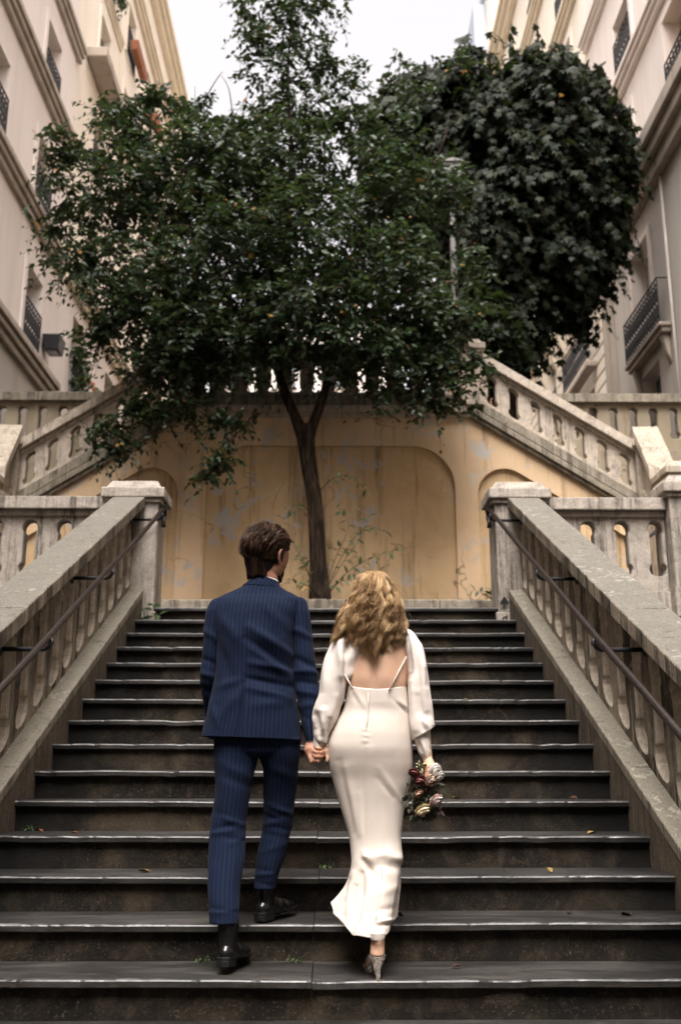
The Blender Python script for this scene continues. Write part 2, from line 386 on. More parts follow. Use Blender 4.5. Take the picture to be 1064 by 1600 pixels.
side_word = {-1: 'left', 1: 'right'}
YT = 8.52
for s in (-1, 1):
    wd = side_word[s]
    t = thing('sloping_balustrade', f'weathered sloping stone balustrade with pierced slots on the {wd} of the steps', 'balustrade', (s*1.735, Y0, 0), 'sloping balustrades beside the lower steps')
    x = s*1.765
    A = (x, -1.0, lineh(-1.0, 0)); B = (x, YT, lineh(YT, 0)); nv = (s, 0, 0)
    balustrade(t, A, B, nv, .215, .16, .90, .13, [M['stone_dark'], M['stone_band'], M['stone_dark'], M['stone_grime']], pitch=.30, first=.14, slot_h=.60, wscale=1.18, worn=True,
               bars=[('string_wall', -.185, .19, -.95, .10, 3), ('plinth_stone', -.187, .192, .1015, .168, 1),
                     ('moulding', -.09, .09, .855, .90, 2), ('coping_stone', -.165, .115, .902, 1.0, 0)], cop=1.6)
    # newel at the head of the steps
    nx = sorted((s*1.485, s*1.93))
    nw = newel('newel_post', f'square stone newel with capped top at the head of the {wd} balustrade', nx[0], nx[1], YT+.002, YT+.36, LZ-.30, 4.0, [M['stone']], group='newels at the head of the lower steps')
    # landing balustrade running outwards
    t2 = thing('landing_balustrade', f'level pierced stone balustrade at the edge of the landing on the {wd}', 'balustrade', (s*2.5, YT+.2, LZ), 'level balustrades along the landing')
    balustrade(t2, (s*1.932, YT+.19, LZ), (s*3.02, YT+.19, LZ), (0, s*1, 0) if s > 0 else (0, 1, 0), .30, .16, .86, .13, [M['stone'], M['stone'], M['stone_dark']], pitch=.302, first=.10 if s>0 else .10, slot_h=.50,
               bars=[('plinth_stone', -.11, .11, -.08, .158, 1), ('moulding', -.10, .10, .835, .885, 1), ('coping_stone', -.15, .15, .887, 1.0, 1)], cop=1.3)
    px = sorted((s*3.03, s*3.55))
    newel('pier', f'broad stone pier ending the landing balustrade on the {wd}', px[0], px[1], YT-.02, YT+.42, LZ-.08, 4.06, [M['stone']], group='piers of the landing balustrades')
    w = thing('landing_wall', f'pale stone retaining wall below the landing balustrade on the {wd}', 'wall', (s*3.5, YT+.2, 0), 'retaining walls below the landing')
    xx = sorted((s*1.975, s*6.0))
    for z0, z1, q in ((0, 2.3, 0), (2.303, LZ-.085, .02)):
        b = MB(); b.box(xx[0], xx[1], YT+.03-q, YT+.6, z0, z1); b.build('wall_course', M['stone'], w, bevel=.01)
    # hand rail: round bar with curled ends on bent brackets
    h = thing('handrail', f'dark painted iron handrail along the {wd} balustrade', 'handrail', (s*1.45, Y0, 0), 'handrails beside the steps')
    X = s*1.45
    pts = [(X, y_, lineh(y_, .87+.02*noise.noise(Vector((y_*.6, s, 0))))) for y_ in np.linspace(-.8, 8.62, 40)]
    yl, zl = 8.62, lineh(8.62, .87)
    for a in np.linspace(.1, 1, 10):                     # turns over and hangs down in a hook
        an = a*R(205)
        pts.append((X-s*.0, yl+.055*math.sin(an)+.05*a, zl+.018+.055*(math.cos(an)-1)))
    pts += [(X, pts[-1][1]-.012, pts[-1][2]-.05), (X, pts[-1][1]-.002, pts[-1][2]-.085)]
    m = MB(); m.tube(pts, [.0185]*40+[.018]*10+[.018, .022], 12); m.build('bar', M['rail'], h, smooth=True)
    for yb in (8.45, 6.62, 5.28, 4.02, 2.6):
        zb = lineh(yb, .80); x1 = s*1.705
        m = MB(); m.tube([(x1, yb, zb), (s*1.47, yb, zb), (s*1.447, yb, zb+.008), (s*1.43, yb, zb+.035), (s*1.437, yb, zb+.06)], .0125, 8)
        m.ball((x1-s*.005, yb, zb), (.016, .04, .04), 10, 6)
        m.build('bracket', M['iron'], h, smooth=True)
# painted marks on the right newel's foot (flat print): a house-shaped arrow and a scrawl
nw_r = [o for o in bpy.data.objects if o.name.startswith('newel_post') and o.location.x > 0][0]
m = MB()
def mark(pts):
    m.add([(1.468+x*.105, YT-.0215, LZ-.16+z*.125) for x, z in pts], [tuple(range(len(pts)))])
mark([(.25,1.55),(.62,2.05),(.98,1.62),(1.0,1.5),(.62,1.47),(.28,1.46)]); mark([(.55,1.46),(.66,1.46),(.64,1.25),(.52,1.25)]); mark([(.42,1.2),(.75,1.22),(.75,1.17),(.42,1.15)])
mark([(.4,.55),(.85,.7),(.86,.62),(.42,.48)]); mark([(.45,.5),(.52,.5),(.5,.2),(.42,.22)]); mark([(.66,.6),(.73,.6),(.86,.2),(.78,.18)]); mark([(.5,.35),(.7,.4),(.7,.34),(.5,.29)])
tag(m.build('painted_mark', plain('black_paint', (.012,.012,.012), .7), nw_r), kind='stuff')

# ---- the ochre retaining wall with its sunk panels
YW = 12.8
def w2(px, py, Y=YW): q = at(px, py, Y); return (q[0], q[2])
SL = .634; ZC = 6.13; XC = 1.92
wall = thing('retaining_wall', 'stained ochre rendered retaining wall with arched sunk panels', 'wall', (0, YW, LZ))
def arc(c, r, a0, a1, n=10): return [(c[0]+r*math.cos(R(a0+(a1-a0)*i/n)), c[1]+r*math.sin(R(a0+(a1-a0)*i/n))) for i in range(n+1)]
xl, zb0 = w2(316, 935); xr, zt = w2(709, 697); zb0 = LZ+.02
cr = .58
pan_c = [(xl, zb0), (xr, zb0)]+arc((xr-cr, zt-cr), cr, 0, 90)+arc((xl+cr, zt-cr), cr, 90, 180)
def side_panel(s):
    xi = w2(747, 780)[0]; zt2 = w2(790, 732)[1]; r = .36
    a = 90-math.degrees(math.atan(SL))
    cx, cz = xi+r, zt2-r
    pts = [(xi, zb0)]+arc((cx, cz), r, 180, a, 12)
    lx, lz = pts[-1]; xo = 4.1
    pts += [(xo, lz-SL*(xo-lx)), (xo, zb0)]
    return [(s*x, z) for x, z in pts]
panels = [pan_c, side_panel(-1), side_panel(1)]
outer = [(-5.0, LZ-.2), (5.0, LZ-.2), (5.0, ZC-SL*(5-XC)), (XC, ZC), (-XC, ZC), (-5.0, ZC-SL*(5-XC))]
bm = bmesh.new()
def loop(pts):
    vs_ = [bm.verts.new((x, YW, z)) for x, z in pts]
    return [bm.edges.new((vs_[i], vs_[(i+1) % len(vs_)])) for i in range(len(vs_))]
es = []
for q in [outer]+panels: es += loop(q)
bmesh.ops.triangle_fill(bm, edges=es, use_beauty=True)
# drop triangles that filled a panel
def inside(p, poly):
    c_ = False; n = len(poly)
    for i in range(n):
        a, b = poly[i], poly[(i+1) % n]
        if (a[1] > p[1]) != (b[1] > p[1]) and p[0] < (b[0]-a[0])*(p[1]-a[1])/(b[1]-a[1])+a[0]: c_ = not c_
    return c_
dead = [f for f in bm.faces if any(inside((f.calc_center_median().x, f.calc_center_median().z), q) for q in panels)]
bmesh.ops.delete(bm, geom=dead, context='FACES_ONLY')
me = bpy.data.meshes.new('wall_face')
for f in bm.faces:
    if f.normal.y > 0: f.normal_flip()
bm.to_mesh(me); bm.free(); me.materials.append(M['ochre'])
link(bpy.data.objects.new('wall_face', me), wall)
for q in panels:
    m = MB(); n = len(q); D = .055
    m.add([(x, YW, z) for x, z in q]+[(x, YW+D, z) for x, z in q], [(i, (i+1) % n, n+(i+1) % n, n+i) for i in range(n)]+[tuple(range(n, 2*n))])
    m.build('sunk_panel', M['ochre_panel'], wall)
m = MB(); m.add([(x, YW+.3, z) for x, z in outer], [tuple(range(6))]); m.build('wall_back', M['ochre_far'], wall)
for r_, py_, d_ in ((w2(580, 800)[0]-w2(500, 800)[0], 800, .043), (.53, 842, .029)):   # walled-up arches, a little proud of the middle panel
    cx = w2(505, 800)[0]; cz = w2(505, py_)[1]; out = [(cx-r_, zb0)]+arc((cx, cz), r_, 180, 0, 24)+[(cx+r_, zb0)]; n = len(out); cut = .02
    inn = [(cx+(x-cx)*(1-cut/r_), z if i in (0, n-1) else cz+(z-cz)*(1-cut/r_)) for i, (x, z) in enumerate(out)]
    m = MB(); m.add([(x, YW+.0545, z) for x, z in out]+[(x, YW+d_, z) for x, z in inn], [(i, i+1, n+i+1, n+i) for i in range(n-1)]+[tuple(range(n, 2*n))])
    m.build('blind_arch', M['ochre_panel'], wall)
# string course following the top of the wall
top = [(-5.0, ZC-SL*(5-XC)), (-XC, ZC), (XC, ZC), (5.0, ZC-SL*(5-XC))]
for i in range(3):
    (xa, za), (xb, zb_) = top[i], top[i+1]
    for nm, y0_, y1_, a, b in (('string_course', .07, .33, .0, .055), ('string_course', .11, .34, .056, .15)):
        m = MB(); m.hexa([(xa,YW-y0_,za+a),(xb,YW-y0_,zb_+a),(xb,YW+y1_,zb_+a),(xa,YW+y1_,za+a),(xa,YW-y0_,za+b),(xb,YW-y0_,zb_+b),(xb,YW+y1_,zb_+b),(xa,YW+y1_,za+b)])
        m.build(nm, M['stone_band' if i != 1 else 'stone_upper'], wall, bevel=.012)
# planter kerb at the foot of the wall and its soil
kz = at(512, 936, 11.75)[2]
kb = thing('planter_kerb', 'low mossy stone kerb of the planting bed under the ochre wall', 'kerb', (0, 11.75, LZ))
for i in range(6):
    b = MB(); b.box(-4.0+i*1.334, -4.0+(i+1)*1.334-.004, 11.75, 12.0, LZ, kz+rng.normal(0, .006)); b.build('kerb_stone', M['stone_band'], kb, bevel=.015)
b = MB(); b.box(-4.0, 4.0, 12.003, YW-.002, LZ, kz-.05); tag(b.build('planting_soil', plain('soil', (.03,.022,.015), .95, .1, 0, .5, 30, .5)), kind='structure')

# ---- upper balustrades: level one over the middle, sloping ones to both sides, piers between
Yb = YW+.02; mats = [M['stone_upper'], M['stone_band'], M['stone_upper']]
bars = [('plinth_stone', -.13, .13, .152, .30, 1), ('moulding', -.10, .10, .83, .875, 0), ('coping_stone', -.17, .17, .877, 1.02, 0)]
t = thing('upper_balustrade', 'level pierced balustrade along the top of the ochre wall behind the tree', 'balustrade', (0, Yb, ZC))
balustrade(t, (-1.80, Yb, ZC), (1.80, Yb, ZC), (0, 1, 0), .36, .302, .85, .13, mats, pitch=.30, first=.15, bars=bars, slot_h=.42)
for s in (-1, 1):
    wd = side_word[s]
    t = thing('upper_sloping_balustrade', f'pierced stone balustrade sloping down to the {wd} above the ochre wall', 'balustrade', (s*3, Yb, ZC-.7), 'sloping balustrades above the ochre wall')
    x0, x1 = 2.10, 4.10
    balustrade(t, (s*x0, Yb, ZC-SL*(x0-XC)), (s*x1, Yb, ZC-SL*(x1-XC)), (0, 1, 0), .37, .302, .85, .13, mats, pitch=.292, first=.13, bars=bars, slot_h=.42)
    px = sorted((s*1.81, s*2.09))
    newel('upper_newel', f'capped stone post where the {wd} sloping balustrade meets the level one', px[0], px[1], Yb-.14, Yb+.14, ZC+.152, 7.26, [M['stone_upper']], group='posts of the upper balustrade')
    px = sorted((s*4.11, s*4.38))
    zn = ZC-SL*(4.25-XC)
    newel('corner_newel', f'narrow stone post at the foot of the {wd} sloping upper balustrade', px[0], px[1], Yb-.16, Yb+.12, zn-.30, zn+1.20, [M['stone_upper']], group='posts at the foot of the upper balustrades')
    # short raking balustrade coming down towards the landing
    t = thing('raking_balustrade', f'short steep stone balustrade turning down towards the landing on the {wd}', 'balustrade', (s*4.3, 12, 4.4), 'short raking balustrades')
    A = Vector((s*4.20, 11.95, 4.16)); B = Vector((s*4.25, Yb-.17, 4.95)); dv = (B-A).normalized(); nv = Vector((dv.y, -dv.x, 0)).normalized()*s
    balustrade(t, A, B, nv, .34, .14, .86, .12, [M['stone_upper'], M['stone_upper'], M['stone_upper']], pitch=.30, first=.34, slot_h=.42,
        bars=[('plinth_stone', -.1, .1, -1.2, .138, 1), ('coping_stone', -.17, .17, .862, 1.02, 1)])
    px = sorted((s*4.10, s*4.62))
    newel('raking_newel', f'stone pier at the lower end of the short raking balustrade on the {wd}', px[0], px[1], 11.45, 11.94, LZ+.3, 5.12, [M['stone_upper']], group='piers of the raking balustrades')
    # street-side parapet far behind
    t = thing('street_parapet', f'far ochre-stained parapet with arched slots beyond the {wd} flight', 'parapet', (s*6, 14.3, 6), 'parapets of the street above')
    zc = at(60, 617, 14.3)[2]
    balustrade(t, (s*3.2, 14.3, zc-1.0), (s*7.6, 14.3, zc-1.0), (0, 1, 0), .30, .12, .86, .13, [M['ochre_far'], M['ochre_far'], M['stone_band']], pitch=.305, first=.2, slot_h=.5,
        bars=[('plinth_stone', -.1, .1, -2.6, .118, 0), ('coping_stone', -.15, .15, .862, 1.0, 2)])
    # steps of the side flight behind the sloping balustrade
    sf = thing('side_steps', f'stone side steps rising behind the {wd} sloping balustrade', 'staircase', (s*3.2, 13.5, LZ), 'side flights')
    for i in range(8):
        xa, xb = sorted((s*(1.98+i*.29), s*(1.98+(i+1)*.29)))
        b = MB(); b.box(xa, xb, YW+.32, 14.19, LZ, 6.09-(i+1)*.184); b.build('step', M['tread'], sf)

# end of the side handrail seen through the landing balustrade
for s in (-1, 1):
    sx = lambda px: 510+(px-510)*s
    h = thing('side_handrail', f'black iron end of a side handrail behind the {side_word[s]} landing balustrade', 'handrail', at(sx(1018), 905, 9.8), 'side handrails')
    m = MB(); m.tube([at(sx(1019), 945, 9.8), at(sx(1018), 902, 9.8), at(sx(1012), 852, 9.8), at(sx(1012), 842, 9.8)], .016, 8); m.build('post', M['iron'], h, smooth=True)
    m = MB(); m.tube([at(sx(1000), 858, 9.6), at(sx(1006), 850, 9.7), at(sx(1014), 838, 9.85), at(sx(1030), 826, 10.4)], .018, 8); m.build('bar', M['iron'], h, smooth=True)
# ================================================================== BUILDINGS
_rail_cache = {}
def railing_mesh(L, H, mat):
    k = (round(L, 2), round(H, 2))
    if k in _rail_cache: return _rail_cache[k]
    m = MB()
    for z in (0.03, H*.86, H): m.tube([(0, 0, z), (0, L, z)], .018, 5)
    n = max(4, round(L/.15))
    for i in range(n+1): m.tube([(0, L*i/n, 0), (0, L*i/n, H)], .013, 4)
    for i in range(n):                       # scrolls between the bars
        c = L*(i+.5)/n; w = L/n*.44
        for zz in (H*.24, H*.62):
            pts = [(0, c+w*math.cos(a)*(1-.06*a), zz+H*.19*math.sin(a)*(1-.06*a)) for a in np.linspace(0, 8.5, 15)]
            m.tube(pts, .014, 4)
    me = m.mesh('railing', M['iron']); _rail_cache[k] = me; return me
def facade(name, label, X, y0, y1, z0, z1, wins, mats, depth=.30, group=None, strings=(), roof=None, blinds='shutter', rail=True, zsplit=None):
    """flat street front on the plane X, facing x = 0, with real openings, reveals, frames, panes and iron rails"""
    s = -1 if X < 0 else 1
    b = thing(name, label, 'building', (X+s*4, (y0+y1)/2, z0), group)
    ys = sorted({y0, y1, *[w[0] for w in wins], *[w[1] for w in wins]}); zs = sorted({z0, z1, *[w[2] for w in wins], *[w[3] for w in wins], *([zsplit] if zsplit else [])})
    m = MB(); X1 = X+s*depth
    for i in range(len(ys)-1):
        for j in range(len(zs)-1):
            yc, zc = (ys[i]+ys[i+1])/2, (zs[j]+zs[j+1])/2
            if any(w[0] < yc < w[1] and w[2] < zc < w[3] for w in wins): continue
            m.add([(X,ys[i],zs[j]),(X,ys[i+1],zs[j]),(X,ys[i+1],zs[j+1]),(X,ys[i],zs[j+1])], [(0,1,2,3)], 1 if zsplit and zc < zsplit else 0)
    for w in wins:
        a, c, d, e = w[:4]
        m.add([(X,a,d),(X,c,d),(X,c,e),(X,a,e),(X1,a,d),(X1,c,d),(X1,c,e),(X1,a,e)], [(0,1,5,4),(1,2,6,5),(2,3,7,6),(3,0,4,7)])
    XB = X+s*9
    m.add([(X,y0,z0),(XB,y0,z0),(XB,y0,z1),(X,y0,z1)], [(0,1,2,3)]); m.add([(X,y1,z0),(XB,y1,z0),(XB,y1,z1),(X,y1,z1)], [(0,1,2,3)])
    m.add([(X,y0,z1),(X,y1,z1),(XB,y1,z1),(XB,y0,z1)], [(0,1,2,3)])
    m.build('wall', [mats[0], mats[2] if len(mats) > 2 else mats[0]], b, fix=False)
    for w in wins:
        a, c, d, e = w[:4]; kind = w[4] if len(w) > 4 else ''
        xf = X+s*(depth-.06); m = MB()
        def bar(ya, yb, za, zb_): m.box(min(xf, xf+s*.05), max(xf, xf+s*.05), ya, yb, za, zb_)
        t_ = .06
        bar(a, a+t_, d, e); bar(c-t_, c, d, e); bar(a+t_, c-t_, d, d+t_); bar(a+t_, c-t_, e-t_, e); bar((a+c)/2-.035, (a+c)/2+.035, d+t_, e-t_)
        for q in (.36, .68): bar(a+t_, (a+c)/2-.036, d+(e-d)*q-.015, d+(e-d)*q+.015); bar((a+c)/2+.036, c-t_, d+(e-d)*q-.015, d+(e-d)*q+.015)
        wf = m.build('window', M['frame'], b)
        p = MB(); xp = X+s*(depth-.012); p.add([(xp,a,d),(xp,c,d),(xp,c,e),(xp,a,e)], [(0,1,2,3)])
        p.build('pane', M['pane'] if kind == 'dark' else (M['orange_shade'] if kind == 'orange' else M[blinds]), wf, fix=False)
        # flat moulded surround, 4 cm proud
        if kind != 'dark' and len(mats) > 1:
            m = MB(); q = .15; xo = X-s*.045
            for ya, yb, za, zb_ in ((a-q, a-.001, d, e+q), (c+.001, c+q, d, e+q), (a, c, e+.001, e+q)):
                m.box(min(xo, X-s*.002), max(xo, X-s*.002), ya, yb, za, zb_)
            m.build('window_surround', mats[0], b)
        if rail and kind != 'norail':
            o = bpy.data.objects.new('railing', railing_mesh(c-a+.02, .92, M['iron'])); link(o, b)
            o.location = Vector((X-s*.06, a-.01, d+.02))
    for (za, zb_, out, ya, yb, mi) in strings:
        m = MB(); x_ = [X-s*.001, X-s*out*.55, X-s*out]
        zz = za
        for f, q in ((.35, .45), (.30, .75), (.35, 1.0)):
            ze = zz+(zb_-za)*f-.002
            m.box(min(X-s*.002, X-s*out*q), max(X-s*.002, X-s*out*q), ya, yb, zz, ze); zz = ze+.002
        m.build('string_course', mats[1] if mi else mats[0], b, bevel=.02)
    return b
def rowwins(cols, tops, h, kind=''):
    return [(a, c, t_-h, t_, kind) for (a, c) in cols for t_ in tops]
tg = (M['wall_pink'], M['trim_grey'], M['wall_grey'])
# left, near
wl = rowwins([(-4.0,-3.0), (0.0,1.0), (4.0,5.0), (8.0,9.0), (12.0,13.0), (15.0,16.0), (17.95,18.95)], [11.22, 14.2, 16.95, 20.0], 1.66)
bl_ = facade('apartment_building', 'pale pink apartment building nearest on the left with weathered string courses', -6, -8, 20.15, 0, 23.5, wl, tg,
    strings=[(9.06, 9.50, .24, -8, 20.1, 1), (12.1, 12.5, .22, -8, 20.12, 1), (15.1, 15.5, .22, -8, 20.12, 1), (17.75, 18.15, .20, -8, 20.4, 1), (20.7, 21.0, .2, -8, 20.12, 1)], zsplit=9.05)  # unseen stretch behind the camera added to dim the steps
# left, further
cols = [(22.1,23.15), (25.0,26.05), (28.0,29.0), (31.0,32.0)]
wl2 = rowwins(cols, [14.8, 17.75, 20.7, 23.6], 1.75)+[(21.6,22.65,9.9,11.85,'dark'), (25.0,26.0,9.9,11.85,'dark')]
bl2 = facade('apartment_building', 'cream and pale apartment building with yellowish cornices further up on the left', -6.02, 20.16, 36, 0, 26.7, wl2, (M['wall_cream'], M['trim_yel'], M['wall_pink']),
    strings=[(12.25, 12.75, .28, 20.65, 36, 1), (24.2, 24.65, .25, 20.2, 36, 1), (26.3, 26.95, .45, 20.2, 36, 1), (21.35, 21.7, .12, 22.0, 24.4, 1), (18.55, 18.9, .12, 24.7, 28.2, 1)], zsplit=12.2)
m = MB(); m.box(-6.0, -5.5, 21.0, 23.6, 18.5, 18.78); m.build('balcony_slab', M['trim_grey'], bl2, bevel=.03)
# right, near: grey below, pale above
wr = rowwins([(12.2,13.3), (15.2,16.4), (18.2,19.35)], [17.8, 14.95+.6], 1.55)
wr = [(12.2,13.4,10.2,12.0), (18.25,19.4,9.75,12.1,'norail'), (18.25,19.4,7.2,9.35,'dark'), (15.2,16.4,13.7,15.6,'orange'), (18.6,19.5,13.9,15.4,'orange'), (12.2,13.3,13.7,15.6), (8,9.1,13.7,15.6), (4,5.1,13.7,15.6), (0,1.1,13.7,15.6), (8,9.1,10.2,12.0), (4,5.1,10.2,12.0), (0,1.1,10.2,12.0), (15.2,16.4,16.5,18.3), (18.2,19.3,16.5,17.95), (15.2,16.4,19.6,21.2), (18.2,19.3,19.6,21.2)]
br_ = facade('apartment_building', 'pale apartment building nearest on the right with grey ground floor and iron balconies', 6.5, -8, 21.6, 0, 25, wr, tg,
    strings=[(12.75, 13.6, .42, -8, 21.6, 1), (16.0, 16.35, .22, -8, 21.6, 0), (19.1, 19.4, .22, -8, 21.6, 0)], zsplit=13.0)  # runs on unseen behind the camera, extended to keep light off the steps
# its shallow stone balcony on scroll brackets, with an iron rail
m = MB(); m.box(6.24, 6.498, 17.35, 19.65, 9.66, 9.74); m.build('balcony_slab', M['trim_grey'], br_, bevel=.02)
m = MB(); m.box(6.30, 6.497, 17.40, 19.60, 9.56, 9.658); m.build('balcony_moulding', M['trim_grey'], br_, bevel=.02)
for yy in (17.5, 19.3):
    m = MB(); m.hexa([(6.42,yy,9.15),(6.497,yy,8.95),(6.497,yy+.18,8.95),(6.42,yy+.18,9.15),(6.33,yy,9.555),(6.497,yy,9.555),(6.497,yy+.18,9.555),(6.33,yy+.18,9.555)]); m.build('balcony_bracket', M['trim_grey'], br_, bevel=.03)
def rail_on(parent, X, ya, yb, z, s, H=.92):
    o = bpy.data.objects.new('railing', railing_mesh(yb-ya, H, M['iron'])); link(o, parent); o.location = Vector((X, ya, z))
rail_on(br_, 6.28, 17.40, 19.6, 9.75, 1)
m = MB(); m.tube([(6.28,17.40,10.67),(6.49,17.40,10.67)], .016, 5); m.tube([(6.28,19.6,10.67),(6.49,19.6,10.67)], .016, 5)
tag(m.build('rail_return', M['iron'], br_), kind='stuff')
for yy in (20.9, 21.3):                      # pilaster and rain pipe at the seam
    m = MB(); m.box(6.38, 6.497, yy, yy+.18, 6, 12.98); m.build('pilaster', M['trim_grey'], br_, bevel=.01)
m = MB(); m.tube([(6.44, 17.15, 6), (6.44, 17.15, 12.9)], .03, 8); m.build('rain_pipe', M['wall_grey'], br_, smooth=True)
# right, further: banded masonry
wr2 = [(22.9,24.2,11.15,13.0,'norail'), (26.6,27.7,11.1,13.0), (22.9,24.2,7.5,10.6,'dark'), (26.6,27.7,7.5,10.6,'dark')]+rowwins([(22.9,24.1), (26.5,27.6), (30,31)], [17.8, 20.8, 23.8, 26.6], 1.9)
br2 = facade('apartment_building', 'cream banded-stone building with carved brackets further up on the right', 6.5, 21.62, 36, 0, 28.0, wr2, (M['wall_cream'], M['trim_yel'], M['wall_cream']),
    strings=[(13.75, 14.3, .38, 21.65, 36, 1), (18.2, 18.6, .22, 21.65, 36, 1), (21.3, 21.7, .25, 21.65, 36, 1), (24.4, 24.8, .25, 21.65, 36, 1), (27.6, 28.3, .5, 21.65, 36, 1)])
for k in range(20):                          # projecting stone bands
    z = 7.0+k*.33
    for ya, yb in ((21.7, 22.7), (24.45, 26.4), (27.9, 33)):
        m = MB(); m.box(6.44, 6.498, ya, yb, z, z+.27); m.build('stone_band', M['wall_cream'], br2, bevel=.012)
m = MB(); m.box(6.18, 6.43, 22.3, 24.8, 10.9, 11.05); m.build('balcony_slab', M['trim_grey'], br2, bevel=.03); rail_on(br2, 6.2, 22.32, 24.78, 11.11, 1)
for yy in (22.9, 24.2, 25.4, 26.4, 27.9):
    m = MB(); m.hexa([(6.33,yy-.12,12.7),(6.497,yy-.12,12.3),(6.497,yy+.12,12.3),(6.33,yy+.12,12.7),(6.1,yy-.12,13.74),(6.497,yy-.12,13.74),(6.497,yy+.12,13.74),(6.1,yy+.12,13.74)]); m.build('carved_bracket', M['trim_yel'], br2, bevel=.04)
# far end of the street
b = thing('far_building', 'distant pale building with zinc roof glimpsed above the right-hand tree', 'building', (8.5, 40, 6))
m = MB(); m.box(7.2, 14, 38, 46, 4, 36.5); m.build('wall', M['wall_cream'], b)
m = MB(); m.hexa([(7.0,37.8,36.502),(14,37.8,36.502),(14,46,36.502),(7.0,46,36.502),(7.6,38.6,40),(14,38.6,40),(14,46,40),(7.6,46,40)]); m.build('roof', M['roofzinc'], b)
m = MB(); m.box(6.6, 7.19, 39, 41, 33, 36.0); m.build('dormer', M['roofzinc'], b)
b = thing('salmon_house', 'salmon pink house wall far behind the right-hand tree', 'building', (5.5, 34, 6))
m = MB(); m.box(4.6, 6.45, 33.5, 37, 4, 17.0); m.build('wall', M['salmon'], b)
b = thing('pale_house', 'pale house at the far end of the street behind the trees', 'building', (-2, 50, 6))
m = MB(); m.box(-5.9, 3.0, 46, 54, 4, 24.0); m.build('wall', M['wall_pink'], b)
for x in (-4.6, -2.2, .2):
    for z in (10, 13.2, 16.4, 19.6):
        m = MB(); m.box(x-.55, x+.55, 45.9, 45.999, z, z+1.9); f = m.build('window', M['frame'], b)
        m = MB(); m.box(x-.46, x+.46, 45.86, 45.899, z+.08, z+1.8); m.build('pane', M['pane'], f)

# ---- things on the fronts
t = thing('wall_lantern', 'black boxy lamp fixed to the left building beside its lowest window rail', 'lamp', at(62, 532, 19.3))
p0 = at(62, 532, 19.3); x, z = -6+.22, p0[2]
m = MB(); m.hexa([(x-.14,19.25,z-.22),(x+.14,19.25,z-.22),(x+.14,19.65,z-.22),(x-.14,19.65,z-.22),(x-.20,19.2,z+.12),(x+.18,19.2,z+.12),(x+.18,19.7,z+.12),(x-.20,19.7,z+.12)]); m.build('housing', M['iron'], t, bevel=.02)
m = MB(); m.box(x-.22, x-.18, 19.38, 19.52, z-.1, z+.05); m.build('arm', M['iron'], t)
m = MB(); m.box(x-.10, x+.10, 19.3, 19.6, z-.225, z-.221); m.build('lens', M['pane'], t)
def planterbox(label, X, ya, yb, z, n):
    t = thing('flower_box', label, 'flower box', (X, (ya+yb)/2, z), 'window boxes on the left buildings')
    for i in range(n):
        a = ya+(yb-ya)*i/n; m = MB(); m.hexa([(X-.09,a+.03,z),(X+.09,a+.03,z),(X+.09,a+(yb-ya)/n-.03,z),(X-.09,a+(yb-ya)/n-.03,z),(X-.12,a,z+.3),(X+.13,a,z+.3),(X+.13,a+(yb-ya)/n,z+.3),(X-.12,a+(yb-ya)/n,z+.3)])
        m.build('trough', M['orange'], t, bevel=.01)
    return t
planterbox('pair of terracotta troughs hung on a high window rail', -5.78, 25.0, 26.6, 22.0, 2)
planterbox('terracotta trough by the roof edge, half behind the leaves', -5.78, 28.4, 29.6, 22.0, 2)
planterbox('dark red planted trough on the highest visible window', -5.78, 22.2, 23.4, 22.2, 2)

# ---- unseen house added behind the camera to block flat front light
b = thing('added_house', 'plain pale house added unseen behind the camera to cut front light', 'building', (0, -16, 0))
m = MB(); m.box(-14, 14, -24, -12, 0, 19); m.build('wall', M['wall_grey'], b)
for x in (-9, -6, -3, 0, 3, 6, 9):
    for z in (1.5, 5, 8.5, 12, 15.4):
        m = MB(); m.box(x-.55, x+.55, -11.998, -11.93, z, z+1.9); f = m.build('window', M['frame'], b)
        m = MB(); m.box(x-.45, x+.45, -11.928, -11.90, z+.1, z+1.8); m.build('pane', M['pane'], f)
# ================================================================== TREES AND PLANTS
def leaf_arrays(base, dirs, ups, length, shape):
    """vectorised leaves: base points, pointing direction, upper-side normal, length; shape = local outline (x across, y along, z lift), faces"""
    n = len(base); loc, faces = shape; loc = np.array(loc)
    d = dirs/np.linalg.norm(dirs, axis=1, keepdims=True)
    s = np.cross(d, ups); s /= np.maximum(np.linalg.norm(s, axis=1, keepdims=True), 1e-6); u = np.cross(s, d)
    V = base[:, None, :]+length[:, None, None]*(loc[None, :, 0, None]*s[:, None]+loc[None, :, 1, None]*d[:, None]+loc[None, :, 2, None]*u[:, None])
    k = len(loc)
    return V.reshape(-1, 3), [np.array(f)[None]+np.arange(n)[:, None]*k for f in faces]
OVATE = ([(0,0,0),(-.20,.22,.06),(-.25,.45,.08),(-.13,.75,.03),(0,1,-.06),(.13,.75,.03),(.25,.45,.08),(.20,.22,.06),(0,.5,0)],
         [(0,8,2,1),(8,4,3,2),(0,7,6,8),(8,6,5,4)])
LOBED = ([(0,0,0),(-.16,.05,0),(-.50,.12,-.06),(-.30,.38,.05),(-.44,.66,-.07),(-.14,.62,.05),(0,1,-.12),(.14,.62,.05),(.44,.66,-.07),(.30,.38,.05),(.50,.12,-.06),(.16,.05,0),(0,.4,.02)],
         [(0,12,3,2),(12,5,4,3),(12,7,6,5),(12,9,8,7),(0,10,9,12)])
